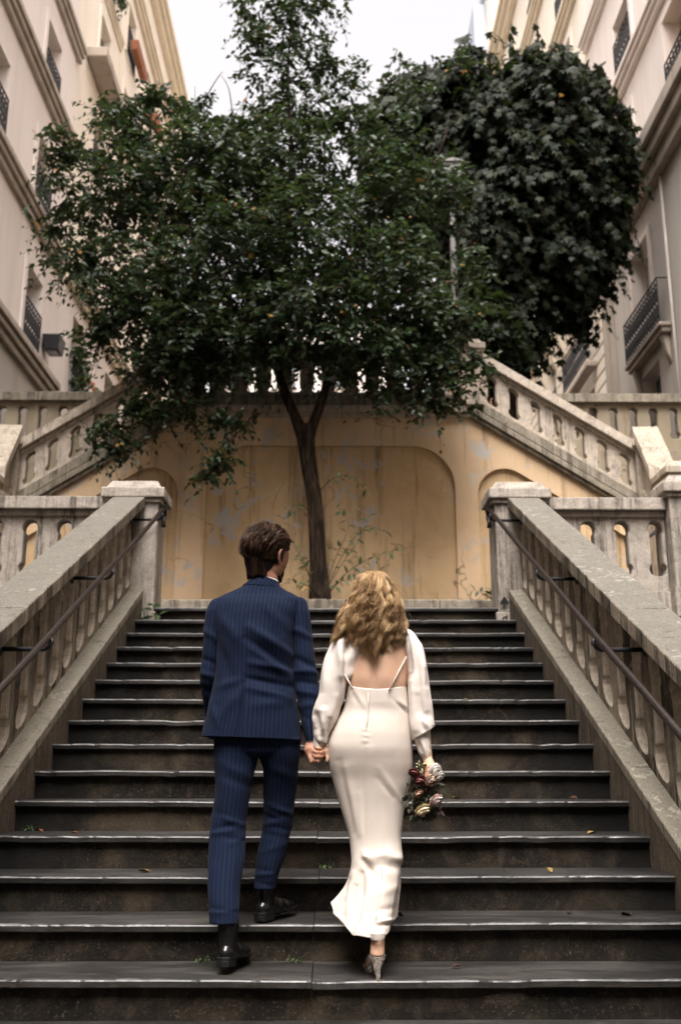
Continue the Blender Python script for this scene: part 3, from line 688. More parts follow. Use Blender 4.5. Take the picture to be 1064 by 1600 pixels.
def leaf_mesh(name, parts, mat, parent, kind='stuff'):
    vs = np.concatenate([p[0] for p in parts]); loops = []; b = 0
    for v, fs in parts:
        for f in fs: loops.append(f+b)
        b += len(v)
    q = np.concatenate(loops)
    me = bpy.data.meshes.new(name); me.vertices.add(len(vs)); me.vertices.foreach_set('co', vs.astype(np.float32).ravel())
    me.loops.add(q.size); me.loops.foreach_set('vertex_index', q.astype(np.int32).ravel())
    me.polygons.add(len(q)); me.polygons.foreach_set('loop_start', np.arange(0, q.size, 4, dtype=np.int32)); me.polygons.foreach_set('loop_total', np.full(len(q), 4, np.int32))
    me.update(calc_edges=True); me.validate()
    me.polygons.foreach_set('use_smooth', np.ones(len(me.polygons), bool)); me.materials.append(mat)
    o = bpy.data.objects.new(name, me); link(o, parent)
    if kind: o['kind'] = kind
    return o
def unit(v): return v/np.maximum(np.linalg.norm(v, axis=-1, keepdims=True), 1e-9)
def sprays(clumps, rg, leaf_len, shape, per=14, tlen=.55, droop=.5, spread=1.0, up_bias=.55, face=.35, hang=.32):
    """leafy twigs inside ellipsoid clumps: each twig arches outwards and down with leaves set along it"""
    out = []; twigs = []
    for (c, r, n, shell) in clumps:
        c = np.array(c); r = np.array(r)
        u = unit(rg.normal(size=(n, 3))); rad = shell+(1-shell)*rg.random(n)**.6
        p0 = c+u*r*rad[:, None]
        d = unit(u*np.array([1, 1, .5])+rg.normal(0, .55, (n, 3))*spread+np.array([0, 0, .15]))
        L = tlen*(.6+.8*rg.random(n))
        p0 = p0-d*L[:, None]*.6
        for i in range(per):
            t = (i+.4)/per
            pos = p0+d*(L*t)[:, None]+np.array([0, 0, -1])*(droop*L*t*t)[:, None]
            dir_ = d+np.array([0, 0, -1])*(2*droop*t)
            side = unit(np.cross(dir_, np.array([0, 0, 1.0])))*(1 if i % 2 else -1)
            ld = unit(unit(dir_)*.65+side*.8+rg.normal(0, .3, (n, 3))+np.array([0, 0, -hang]))
            up = unit(np.array([0, 0, 1.0])*up_bias+rg.normal(0, .42, (n, 3))+u*face)
            ll = leaf_len*(.65+.6*rg.random(n))*(.8+.4*math.sin(math.pi*min(1, t+.15)))
            out.append(leaf_arrays(pos+rg.normal(0, .02, (n, 3)), ld, up, ll, shape))
        twigs.append((p0, p0+d*L[:, None]*.5+np.array([0,0,-1])*(droop*L*.25)[:, None], p0+d*L[:, None]+np.array([0, 0, -1])*(droop*L)[:, None]))
    return out, twigs
def twig_mesh(name, twigs, r, mat, parent):
    P0 = np.concatenate([t[0] for t in twigs]); P1 = np.concatenate([t[1] for t in twigs]); P2 = np.concatenate([t[2] for t in twigs])
    n = len(P0); a = unit(np.cross(P2-P0, np.array([0.3, .2, 1.0]))); b = unit(np.cross(P2-P0, a))
    V = []; 
    for P, k in ((P0, 1), (P1, .75), (P2, .35)):
        for j in range(3):
            an = 2*math.pi*j/3; V.append(P+(a*math.cos(an)+b*math.sin(an))*r*k)
    V = np.stack(V, 1).reshape(-1, 3); fs = []
    for lv in (0, 1):
        for j in range(3): fs.append((lv*3+j, lv*3+(j+1) % 3, lv*3+3+(j+1) % 3, lv*3+3+j))
    return leaf_mesh(name, [(V, [np.array(f)[None]+np.arange(n)[:, None]*9 for f in fs])], mat, parent)
def limb(m, pts, rs, n=10, seed=0):
    """limb through the points, smoothed, slightly knobbly"""
    P = [Vector(p) for p in pts]; out = []; rr = []
    for i in range(len(P)-1):
        p0, p1, p2, p3 = P[max(i-1,0)], P[i], P[i+1], P[min(i+2, len(P)-1)]
        for k in range(6):
            t = k/6; q = .5*((2*p1)+(p2-p0)*t+(2*p0-5*p1+4*p2-p3)*t*t+(3*p1-p0-3*p2+p3)*t**3)
            out.append(q); rr.append(rs[i]+(rs[i+1]-rs[i])*t)
    out.append(P[-1]); rr.append(rs[-1])
    rr = [r*(1+.10*noise.noise(Vector((i*.35, seed, 0)))) for i, r in enumerate(rr)]
    m.tube(out, rr, n)
# ---- the tree in front of the wall
YT1 = 12.25
def A(px, py, dy=0): return at(px, py, YT1+dy)
base = A(500, 938)
tree = thing('street_tree', 'leaning dark-trunked tree with wide leafy crown in front of the ochre wall', 'tree', base)
m = MB()
limb(m, [A(501,952), A(500,935), A(497,880), A(495,830), A(491,780), A(484,735), A(478,690), A(475,665)], [.175,.14,.108,.102,.100,.102,.112,.105], 14, 1)
limb(m, [A(477,692), A(462,652), A(446,615), A(434,575), A(432,520), A(425,450), A(410,380), A(400,300), A(430,200,.1)], [.095,.072,.066,.06,.056,.05,.045,.035,.02], 10, 2)
limb(m, [A(479,694), A(491,658), A(503,625), A(513,590), A(527,540), A(545,470), A(560,400), A(600,330,.2)], [.09,.066,.06,.055,.05,.046,.04,.02], 10, 3)
limb(m, [A(436,570), A(400,520,-.3), A(350,470,-.5), A(290,430,-.6), A(220,400,-.6)], [.06,.05,.042,.035,.015], 8, 4)
limb(m, [A(430,510), A(380,430,.4), A(320,350,.5), A(250,280,.4), A(180,220,.3)], [.055,.045,.04,.03,.012], 8, 5)
limb(m, [A(425,450), A(450,350,-.3), A(455,250,-.2), A(450,120,0), A(455,30,0)], [.05,.04,.034,.022,.008], 8, 6)
limb(m, [A(525,540), A(590,490,-.5), A(650,450,-.7), A(710,440,-.7)], [.05,.04,.03,.012], 8, 7)
limb(m, [A(545,470), A(600,400,.3), A(660,300,.4), A(700,200,.4)], [.045,.036,.03,.012], 8, 8)
limb(m, [A(410,380), A(370,320,.2), A(300,280,.3), A(240,200,.2)], [.045,.035,.025,.01], 8, 9)
m.build('trunk', M['bark'], tree, smooth=True)
def cl(px, py, rx, ry, n, dy=0, ryd=1.0, shell=.25):
    k = .00806     # metres a pixel at the tree's distance
    c = A(px, py, dy); return (c, (rx*k, ryd, ry*k*1.06), n, shell)
rg = np.random.default_rng(5)
clumps = [
    cl(225,300,105,95,180,.0,1.1), cl(150,330,65,110,55,.0,.7), cl(190,440,75,80,85,-.2,.8), cl(205,215,75,40,50,.1,.7),
    cl(330,270,120,95,300,.1,1.3), cl(330,400,130,110,340,-.2,1.4), cl(260,480,95,65,150,-.3,1.0), cl(330,520,120,55,180,-.4,1.0), cl(300,580,70,35,40,-.4,.6), cl(240,560,60,40,40,-.4,.5),
    cl(450,265,105,95,270,.1,1.2), cl(470,390,125,110,340,-.2,1.5), cl(480,485,130,70,220,-.5,1.2), cl(560,545,100,38,90,-.6,.8), cl(440,540,70,26,34,-.5,.7),
    cl(590,330,105,110,270,.1,1.2), cl(610,440,105,85,250,-.3,1.2), cl(660,500,80,60,140,-.6,.8), cl(665,575,60,38,50,-.7,.5), cl(600,240,90,70,130,.2,.9), cl(690,300,55,80,95,.3,.8),
    # looser sprays standing out of the crown
    cl(95,330,55,120,34,0,.5,.0), cl(105,235,50,65,26,0,.4,.0), cl(85,215,25,30,9,0,.3,.0), cl(130,410,65,70,34,-.1,.5,.0), cl(160,510,55,50,26,-.2,.4,.0), cl(190,170,75,35,30,.1,.4,.0), cl(290,165,70,35,24,.1,.4,.0), cl(230,150,40,25,12,.1,.3,.0),
    cl(520,180,80,60,40,.1,.6,.0), cl(440,170,90,50,42,.1,.6,.1), cl(450,95,95,70,34,0,.5,.0), cl(505,95,75,70,24,.1,.5,.0), cl(450,20,95,60,30,0,.45,.0), cl(400,60,45,60,16,0,.3,.0), cl(480,0,80,40,20,0,.4,.0), cl(385,10,35,30,8,0,.3,.0), cl(340,225,80,45,50,.2,.7), cl(380,195,60,26,14,.1,.4,.0),
    cl(560,130,60,50,12,.1,.5,.0), cl(640,130,60,50,14,.3,.5,.0), cl(710,90,50,45,9,.3,.4,.0),
    cl(725,480,55,45,26,-.6,.4,.0), cl(735,560,40,55,18,-.6,.3,.0), cl(735,400,45,60,18,-.2,.4,.0), cl(690,620,55,35,22,-.6,.3,.0), cl(610,600,70,26,14,-.6,.4,.0), cl(530,580,50,20,7,-.6,.4,.0), cl(390,585,50,18,7,-.5,.4,.0),
    cl(265,635,65,30,24,-.5,.35,.0), cl(175,675,50,36,22,-.35,.25,.0), cl(220,635,40,36,16,-.4,.25,.0), cl(345,655,40,25,14,-.5,.25,.0), cl(345,715,28,25,9,-.5,.2,.0), cl(325,740,18,16,5,-.5,.12,.0)]
clumps = [(c_, r_, max(3, int(n_*(.84 if n_ > 45 else 1))), h_) for c_, r_, n_, h_ in clumps]
lv, tw = sprays(clumps, rg, .098, OVATE, 15, .60, .45)
leaf_mesh('crown', lv, M['leaf'], tree); twig_mesh('twigs', tw, .007, M['bark'], tree)
m = MB(); limb(m, [A(400,640,-.3), A(385,662,-.5), A(360,690,-.5), A(340,720,-.5), A(322,752,-.5)], [.02,.012,.009,.006,.003], 6, 20)
limb(m, [A(330,560,-.3), A(270,620,-.45), A(215,660,-.4), A(150,690,-.35)], [.03,.015,.01,.004], 6, 21)
limb(m, [A(190,180), A(185,150), A(176,125)], [.01,.007,.003], 5, 22)
limb(m, [A(300,190), A(335,130), A(348,112)], [.012,.008,.004], 5, 23); limb(m, [A(365,190), A(358,140), A(346,118)], [.01,.007,.003], 5, 24); limb(m, [A(305,190), A(305,135)], [.008,.003], 5, 25)
tag(m.build('hanging_branch', M['bark'], tree, smooth=True), kind='stuff')

# ---- the big dark tree behind, to the right
YT2 = 17.0
def B2(px, py, dy=0): return at(px, py, YT2+dy)
tree2 = thing('street_tree', 'big dense dark tree with broad lobed leaves behind the balustrade on the right', 'tree', (B2(800, 560)[0], YT2, 6.1))
m = MB(); tb = B2(795, 560)
limb(m, [(tb[0], YT2, 6.05), (tb[0], YT2, 8.0), B2(790,450), B2(800,330), B2(810,220)], [.28,.22,.2,.15,.06], 12, 30)
limb(m, [B2(790,450), B2(860,380,.2), B2(920,300,.2)], [.16,.1,.04], 10, 31); limb(m, [B2(795,420), B2(740,330,.3), B2(690,240,.3)], [.15,.09,.03], 10, 32)
m.build('trunk', M['bark'], tree2, smooth=True)
def cb(px, py, rx, ry, n, dy=0, ryd=1.6, shell=.35):
    k = .0112; c = B2(px, py, dy); return (c, (rx*k, ryd, ry*k*1.08), n, shell)
clumps = [cb(845,175,105,110,330), cb(915,230,62,90,170,.1,1.2), cb(760,220,95,110,260,.2,1.6), cb(840,300,130,110,420), cb(925,330,55,70,130,0,1.0), cb(770,350,80,110,280), cb(870,400,90,75,230,-.1,1.2),
    cb(740,470,70,90,200,.2,1.4), cb(800,490,60,95,150,.2,1.2), cb(690,160,70,60,150,.3,1.2), cb(640,150,50,45,90,.4,1.0), cb(720,130,50,45,80,.3), cb(600,200,60,70,120,.5,1.2), cb(955,240,28,40,30,0,.6,.0), cb(900,450,45,30,36,0,.6,.1), cb(690,300,60,120,150,.4), cb(640,320,60,120,110,.5), cb(770,540,70,60,110,.4,1.0), cb(840,90,70,35,26,0,.6,.0), cb(930,150,40,60,22,0,.6,.0), cb(975,280,25,60,14,0,.5,.0), cb(760,140,60,35,18,0,.5,.0), cb(880,480,50,40,24,0,.5,.0), cb(800,110,110,45,34,0,.8,.0), cb(965,200,35,70,24,0,.6,.0), cb(955,330,40,80,26,0,.6,.0), cb(860,450,90,50,40,0,.7,.0), cb(900,110,60,40,20,0,.6,.0)]
rg = np.random.default_rng(8)
lv, tw = sprays(clumps, rg, .19, LOBED, 12, .8, .8, 1.0, .42, .95, .95)
leaf_mesh('crown', lv, M['leaf_dark'], tree2); twig_mesh('twigs', tw, .009, M['bark'], tree2)

# ---- lower bushy trees far up the street, closing the gaps under the crowns
def bush(name, label, c, r, n, ll, shape, mat, seed):
    t = thing(name, label, 'tree', (c[0], c[1], 6.1)); q = np.random.default_rng(seed)
    m = MB(); limb(m, [(c[0], c[1], 6.1), (c[0]+.1, c[1], c[2]-.4), (c[0], c[1], c[2]+r[2]*.5)], [.14,.1,.03], 8, seed); m.build('trunk', M['bark'], t, smooth=True)
    lv, tw = sprays([(c, r, n, .3)], q, ll, shape, 10, .7, .5); leaf_mesh('crown', lv, mat, t); return t
c = at(330, 545, 19.0); bush('small_tree', 'dark shrubby tree beyond the upper balustrade on the left of the trunk', c, (1.5, 1.0, 1.1), 170, .15, OVATE, M['leaf_dark'], 3)
c = at(745, 520, 15.6); bush('small_tree', 'dark bush standing close behind the upper stone post on the right', c, (.75, .7, 1.0), 150, .16, LOBED, M['leaf_dark'], 4)

# ---- sprouts about the foot of the trunk and small weeds
def sprig(name, label, cat, stems, nleaf, ll, mat, seed, group=None, r=.006):
    q = np.random.default_rng(seed); t = thing(name, label, cat, stems[0][0], group); parts = []; m = MB()
    for pts in stems:
        limb(m, pts, [r*(1-.8*i/(len(pts)-1)) for i in range(len(pts))], 5, seed)
        P = [Vector(p) for p in pts]; k = nleaf
        for i in range(k):
            u = (.25+.75*(i+.5)/k)*(len(P)-1); a = min(int(u), len(P)-2); pos = np.array(P[a].lerp(P[a+1], u-a))[None]
            d = np.array(P[a+1]-P[a]); d = d/np.linalg.norm(d); sd = np.cross(d, [0, -1, .3])*(1 if i % 2 else -1)
            parts.append(leaf_arrays(pos, (d*.5+sd+q.normal(0, .35, 3)+[0, 0, -.2])[None], (np.array([0, -.5, 1])+q.normal(0, .4, 3))[None], np.array([ll*(.7+.6*q.random())]), OVATE))
    m.build('stem', M['bark'], t, smooth=True); leaf_mesh('foliage', parts, mat, t); return t
sprig('sapling', 'thin leafy sprouts growing on the right of the tree trunk', 'sapling', [
    [A(505,930,-.2), A(535,880,-.25), A(560,845,-.25), A(580,800,-.25)], [A(507,932,-.2), A(548,890,-.3), A(590,868,-.3), A(628,856,-.3)], [A(505,930,-.2), A(525,870,-.25), A(545,820,-.3), A(525,790,-.3)],
    [A(510,935,-.2), A(530,910,-.3), A(560,905,-.3)], [A(497,770,-.12), A(520,748,-.25), A(545,745,-.3), A(575,768,-.3)], [A(505,930,-.2), A(540,860,-.2), A(570,828,-.3), A(606,830,-.3)]], 10, .10, M['leaf_sprig'], 21)
sprig('sapling', 'thin leafy sprouts growing on the left of the tree trunk', 'sapling', [
    [A(495,930,-.2), A(475,880,-.25), A(460,850,-.25), A(448,800,-.25)], [A(494,932,-.2), A(480,890,-.3), A(462,868,-.3)], [A(492,820,-.12), A(475,790,-.2), A(448,795,-.25)], [A(495,932,-.2), A(480,915,-.3), A(462,912,-.3)]], 8, .095, M['leaf_sprig'], 22)
sprig('weed', 'small leafy weed on the kerb beside the right newel', 'weed', [[at(760,936,11.7), at(750,925,11.65), at(736,922,11.6)], [at(762,936,11.7), at(766,922,11.6)], [at(758,936,11.7), at(772,928,11.6)]], 5, .085, M['leaf'], 23, r=.004)
zl = nose(18)
sprig('weed', 'tuft of green weed at the foot of the left newel', 'weed', [[(-1.50+dx*.3, zl[0]+.22, zl[1]), (-1.50+dx*.7, zl[0]+.2, zl[1]+.07), (-1.50+dx, zl[0]+.17, zl[1]+h)] for dx, h in ((-.06,.13),(-.02,.17),(.03,.15),(.07,.1),(.1,.06))], 4, .07, M['leaf_sprig'], 24, r=.003)
for i, (px, k, lab) in enumerate(((462, 5, 'tiny green sprout at the back of the step under the raised black shoe'), (33, 8, 'tiny green weed in the corner of a step by the left flank wall'), (540, 7, 'tiny green weed on the step edge between the two pairs of legs'), (320, 5, 'tiny green weed beside the heel of the lower black shoe'))):
    y, z = nose(k); y += TR+.02; x = at(px, 1500, y)[0] if k == 5 else {8: -1.5, 7: .02}[k]
    sprig('weed', lab, 'weed', [[(x, y, z), (x+dx*.5, y-.01, z+.012), (x+dx, y-.03, z+.018)] for dx in (-.03, -.012, .014, .035)], 3, .022, M['leaf_sprig'], 40+i, 'small weeds on the steps', r=.0015)

# ---- street lamp behind the upper balustrade
pl = at(712, 520, 13.6); zt = at(712, 250, 13.6)[2]
lamp = thing('street_lamp', 'grey metal street lamp post with square glass lantern among the leaves', 'street lamp', (pl[0], 13.6, 6.1))
m = MB(); m.tube([(pl[0],13.6,6.1),(pl[0],13.6,6.5),(pl[0],13.6,6.52),(pl[0],13.6,zt-.55)], [.10,.10,.055,.045], 10); m.build('post', M['lampmetal'], lamp, smooth=True)
zl0 = zt-.5
m = MB(); m.hexa([(pl[0]-.09,13.51,zl0),(pl[0]+.09,13.51,zl0),(pl[0]+.09,13.69,zl0),(pl[0]-.09,13.69,zl0),(pl[0]-.15,13.45,zl0+.36),(pl[0]+.15,13.45,zl0+.36),(pl[0]+.15,13.75,zl0+.36),(pl[0]-.15,13.75,zl0+.36)]); m.build('lantern_glass', M['lampglass'], lamp)
m = MB(); m.hexa([(pl[0]-.19,13.41,zl0+.362),(pl[0]+.19,13.41,zl0+.362),(pl[0]+.19,13.79,zl0+.362),(pl[0]-.19,13.79,zl0+.362),(pl[0]-.05,13.55,zl0+.52),(pl[0]+.05,13.55,zl0+.52),(pl[0]+.05,13.65,zl0+.52),(pl[0]-.05,13.65,zl0+.52)]); m.build('lantern_roof', M['lampmetal'], lamp)
m = MB(); m.tube([(pl[0],13.6,zl0-.06),(pl[0],13.6,zl0-.002)], [.05,.1], 10); m.build('collar', M['lampmetal'], lamp)

# ---- plants in the ground-floor window on the left
c = at(122, 590, 21.9); q = np.random.default_rng(9)
wp = thing('window_plants', 'green climbing plants with a few red flowers in the dark left window', 'plant', (c[0], c[1], c[2]-.8))
lv, tw = sprays([((-5.8, 21.7, 10.6), (.25, .35, .9), 60, .2), ((-5.6, 22.4, 9.9), (.4, .8, .45), 70, .2), ((-5.7, 23.2, 9.9), (.3, .5, .4), 30, .2)], q, .12, OVATE, 9, .35, .4)
leaf_mesh('foliage', lv, M['leaf_sprig'], wp)
m = MB()
for i in range(9): m.ball((-5.5+q.normal(0,.1), 22.1+q.normal(0,.4), 10.0+q.normal(0,.25)), .05, 6, 4)
tag(m.build('blossom', plain('red_blossom', (.45,.10,.04), .6, .3), wp, smooth=True), kind='stuff')
c0 = (-5.75, 22.8, 22.5); wp = thing('window_plants', 'trailing plant hanging from the highest window box on the left', 'plant', c0)
lv, tw = sprays([(c0, (.2, .5, .2), 26, .1), ((-5.75, 23.0, 21.9), (.15, .5, .4), 22, .1)], q, .11, OVATE, 8, .3, .6); leaf_mesh('foliage', lv, M['leaf_sprig'], wp)

# ---- dead leaves on the steps
dl = MB(); pts = [(0,0,.004),(-.011,.012,.010),(-.014,.028,.012),(0,.05,.006),(.014,.028,.013),(.011,.012,.009),(0,.025,.003)]
dl.add(pts, [(0,6,2,1),(6,3,2),(0,5,4,6),(6,4,3)])
cols = [plain('dry_leaf_orange', (.16,.055,.02), .8, .2, 0, .3, 80), plain('dry_leaf_brown', (.06,.03,.018), .8, .2, 0, .3, 80), plain('dry_leaf_yellow', (.24,.16,.05), .8, .2, 0, .3, 80)]
mes = [dl.mesh('fallen_leaf', c_) for c_ in cols]
spots = [(5,.52,.2,1),(6,1.08,.22,1),(6,1.33,.17,1),(7,.85,.2,0),(7,1.05,.1,2),(8,1.36,.15,2),(9,.72,.1,2),(9,1.35,.15,1),(8,-1.25,.18,0),(8,-1.40,.22,0),(7,-.85,.17,2),(12,-1.05,.1,0),(16,-.7,.2,1),(13,.98,.15,2),(6,.35,.12,1)]
nm_c = ['orange', 'brown', 'yellow']
for k, x, f, ci in spots:
    y, z = nose(k); o = bpy.data.objects.new('fallen_leaf', mes[ci]); C.objects.link(o)
    o.location = (x, y+f, z+.001); o.rotation_euler = (rng.normal(0,.15), rng.normal(0,.15), rng.uniform(0, 6.28)); q_ = rng.uniform(.8, 1.5); o.scale = (q_, q_, q_)
    side = 'by the right flank wall' if x > 1.2 else 'by the left flank wall' if x < -1.2 else 'on the right half' if x > .7 else 'on the left half' if x < -.4 else 'right of the gown'
    order = ['lowest', 'second lowest', 'third lowest', 'fourth lowest', 'fifth lowest'][k-5] if k < 10 else 'one of the upper'
    tag(o, f'small {nm_c[ci]} dead leaf {side} of the {order} step'+('s' if k >= 10 else '')+(', further in' if f >= .2 and abs(x) > 1.2 else ''), 'leaf', 'dead leaves on the steps')
# ================================================================== THE COUPLE
def catmull(rows, m):
    r = np.array(rows, float); n = len(r)
    key = np.concatenate([[0], np.cumsum(np.maximum(np.abs(np.diff(r[:, 0])), 1.5))]); u = np.linspace(0, key[-1], m)
    # monotone cubic (PCHIP) so widths never overshoot
    h = np.diff(key); dl = np.diff(r, axis=0)/h[:, None]; d = np.zeros_like(r)
    for i in range(1, n-1):
        a, b = dl[i-1], dl[i]; ok = a*b > 0; w1 = 2*h[i]+h[i-1]; w2_ = h[i]+2*h[i-1]
        with np.errstate(divide='ignore', invalid='ignore'):
            hm = (w1+w2_)/(w1/a+w2_/b)
        d[i] = np.where(ok, hm, 0)
    d[0] = dl[0]; d[-1] = dl[-1]
    out = np.empty((m, r.shape[1]))
    for k, x in enumerate(u):
        i = min(np.searchsorted(key, x, side='right')-1, n-2); t = (x-key[i])/h[i]
        out[k] = (1+2*t)*(1-t)**2*r[i]+t*(1-t)**2*h[i]*d[i]+t*t*(3-2*t)*r[i+1]+t*t*(t-1)*h[i]*d[i+1]
    return out
def loft_grid(rows, m, n, e=2.3):
    """rows: (height px, left px, right px, depth Y, half depth, slant px) measured on the photo -> world ring grid (m, n, 3), and px coordinates"""
    rw = catmull([tuple(r)+(0,)*(6-len(r)) for r in rows], m)
    a = -math.pi/2+2*math.pi*np.arange(n)/n
    ca, sa = np.cos(a), np.sin(a); cx_ = np.sign(ca)*np.abs(ca)**(2/e); sy = np.sign(sa)*np.abs(sa)**(2/e)
    G = np.empty((m, n, 3)); PX = np.empty((m, n, 2))
    for i, (py, xl, xr, Y, dh, sl_) in enumerate(rw):
        c = at((xl+xr)/2, py, Y); k = (at(xr, py, Y)[0]-at(xl, py, Y)[0])/max(xr-xl, 1e-6)
        hw = (xr-xl)/2*k
        G[i, :, 0] = c[0]+hw*cx_; G[i, :, 1] = Y+dh*sy; G[i, :, 2] = c[2]-sl_*k*cx_
        PX[i, :, 0] = (xl+xr)/2+(xr-xl)/2*cx_; PX[i, :, 1] = py+sl_*cx_
    return G, PX
def grid_normals(G):
    du = np.roll(G, -1, 1)-np.roll(G, 1, 1); dv = np.gradient(G, axis=0)
    N = np.cross(du, dv); N /= np.maximum(np.linalg.norm(N, axis=2, keepdims=True), 1e-9)
    c = G.mean(1, keepdims=True); s = np.sign(((G-c)*N).sum(2).mean()); return N*s
def fold_disp(PX, folds):
    D = np.zeros(PX.shape[:2])
    for (x1, y1, x2, y2, w, amp) in folds:
        ax, ay = x2-x1, y2-y1; L2 = ax*ax+ay*ay+1e-6
        t = ((PX[..., 0]-x1)*ax+(PX[..., 1]-y1)*ay)/L2; tc = np.clip(t, 0, 1)
        d = np.hypot(PX[..., 0]-x1-ax*tc, PX[..., 1]-y1-ay*tc)
        D += amp*np.exp(-(d/w)**2)*np.clip(1.15-np.abs(tc-.5)*1.3, .3, 1)
    return D
def nz(G, sx, sz, seed):
    return np.array([[noise.noise(Vector((p[0]*sx+seed, p[1]*sx, p[2]*sz))) for p in row] for row in G])
def grid_obj(name, G, mat, parent, closed=True, cap0=False, cap1=False, stripe=False, thick=0, smooth=True, sub=0):
    m, n = G.shape[:2]; me = bpy.data.meshes.new(name); V = G.reshape(-1, 3); F = []
    for i in range(m-1):
        for j in range(n if closed else n-1): F.append((i*n+j, i*n+(j+1) % n, (i+1)*n+(j+1) % n, (i+1)*n+j))
    if cap0: F.append(tuple(range(n)))
    if cap1: F.append(tuple(range((m-1)*n, m*n)))
    me.from_pydata(V.tolist(), [], F); me.materials.append(mat)
    if stripe:
        st_ = np.zeros((m, n))
        for i in range(m):
            d = np.linalg.norm(np.diff(G[i], axis=0), axis=1); h = n//2
            st_[i, 1:h+1] = np.cumsum(d[:h])
            back = np.linalg.norm(G[i]-np.roll(G[i], -1, 0), axis=1)
            st_[i, h+1:] = -np.cumsum(back[::-1])[:n-h-1][::-1]
        at_ = me.attributes.new('stripe', 'FLOAT', 'POINT'); at_.data.foreach_set('value', st_.astype(np.float32).ravel())
    bm = bmesh.new(); bm.from_mesh(me); bmesh.ops.recalc_face_normals(bm, faces=bm.faces); bm.to_mesh(me); bm.free()
    me.polygons.foreach_set('use_smooth', [smooth]*len(me.polygons)); me.update()
    o = bpy.data.objects.new(name, me); link(o, parent)
    if thick:
        md = o.modifiers.new('thick', 'SOLIDIFY'); md.thickness = thick; md.offset = -1
    return o
def loft_cloth(name, rows, m, n, mat, parent, folds=(), nzs=((0,0,0),), e=2.3, back_only=True, gain=1.0, **kw):
    G, PX = loft_grid(rows, m, n, e); N = grid_normals(G)
    D = fold_disp(PX, folds)*gain
    if back_only: D *= np.clip(.35-N[..., 1]*1.2, 0, 1)
    for k, (amp, sx, sz) in enumerate(nzs):
        if amp: D += amp*nz(G, sx, sz, 3.1*k+len(name))
    return grid_obj(name, G+N*D[..., None], mat, parent, **kw)
def remesh_union(name, mb, mat, parent, vox=.006, smooth=6, factor=.5):
    """one continuous skin grown over the collected shapes"""
    me = mb.mesh('tmp', mat); o = bpy.data.objects.new('tmp', me); C.objects.link(o)
    r = o.modifiers.new('r', 'REMESH'); r.mode = 'VOXEL'; r.voxel_size = vox
    s = o.modifiers.new('s', 'SMOOTH'); s.iterations = smooth; s.factor = factor
    dg = bpy.context.evaluated_depsgraph_get(); out = bpy.data.meshes.new_from_object(o.evaluated_get(dg))
    bpy.data.objects.remove(o); out.name = name
    if not out.materials: out.materials.append(mat)
    out.polygons.foreach_set('use_smooth', [True]*len(out.polygons))
    q = bpy.data.objects.new(name, out); link(q, parent); return q

# ---- cloth, skin, hair, leather
t = NT('navy_pinstripe'); at_ = t.n('ShaderNodeAttribute'); at_.attribute_name = 'stripe'
fr = t.math('ABSOLUTE', t.math('SUBTRACT', t.math('FRACT', t.math('ADD', t.math('MULTIPLY', at_.outputs['Fac'], 1/.0185), .5)), .5))
line = t.ramp(fr, [(.035, 1), (.085, 0)])
wv = t.noise(t.pos((900, 900, 120)), 1, 2, .5); cl2 = t.noise(t.pos(), 7, 5, .6)
c = t.mix(t.ramp(wv, [(.3, 0), (.7, 1)]), (.0036,.0075,.0215), (.0064,.0127,.035))
c = t.mix(t.ramp(cl2, [(.4, 0), (.7, .25)]), c, (.0035,.007,.019))
c = t.mix(t.math('MULTIPLY', line, t.math('ADD', .16, t.math('MULTIPLY', wv, .26))), c, (.05,.072,.125))
t.set(c, .85, .12); t.b.inputs['Sheen Weight'].default_value = .02
t.bump(t.math('ADD', wv, t.math('MULTIPLY', t.noise(t.pos((26, 26, 14)), 1, 5, .6), 3)), .22, .003); M['suit'] = t.m
def satin(name, col, rough=.36):
    t = NT(name); n1 = t.noise(t.pos((20, 20, 9)), 1, 5, .6, .6); th = t.noise(t.pos((1400, 1400, 160)), 1, 2, .5)
    c = t.mix(t.ramp(n1, [(.35, 0), (.7, .3)]), col, tuple(x*.93 for x in col)); t.set(c, rough, .42)
    t.b.inputs['Sheen Weight'].default_value = .12; t.b.inputs['Subsurface Weight'].default_value = .06; t.b.inputs['Subsurface Radius'].default_value = (.01,.007,.005)
    t.bump(t.math('ADD', t.math('MULTIPLY', th, .12), t.math('MULTIPLY', n1, 1.0)), .16, .006); return t.m
M['satin'] = satin('ivory_satin', (.68,.605,.535)); M['satin_sleeve'] = satin('ivory_satin_sleeve', (.76,.69,.63), .42)
def skinmat(name, col, red):
    t = NT(name); n1 = t.noise(t.pos(), 18, 5, .6); n2 = t.noise(t.pos(), 220, 3, .6)
    t.set(t.mix(t.ramp(n1, [(.4, 0), (.7, .5)]), col, red), .5, .35)
    t.b.inputs['Subsurface Weight'].default_value = .12; t.b.inputs['Subsurface Radius'].default_value = (.012,.005,.003); t.b.inputs['Subsurface Scale'].default_value = .5
    t.bump(n2, .12, .001); return t.m
M['skin_m'] = skinmat('skin_ruddy', (.42,.22,.145), (.38,.15,.10)); M['skin_w'] = skinmat('skin_warm', (.64,.41,.285), (.58,.34,.23))
def hairmat(name, cols, rough=.34):
    t = NT(name); g = t.n('ShaderNodeAttribute'); g.attribute_name = 'tone'; t.set(t.ramp(g.outputs['Fac'], [(i/(len(cols)-1), q) for i, q in enumerate(cols)]), rough, .22)
    return t.m
M['hair_m'] = hairmat('hair_brown', [(.008,.0042,.003), (.022,.0115,.0072), (.045,.0225,.0135), (.085,.043,.025)], .45)
M['hair_w'] = hairmat('hair_blond', [(.10,.056,.028), (.26,.155,.075), (.46,.295,.145), (.66,.47,.26)], .36)
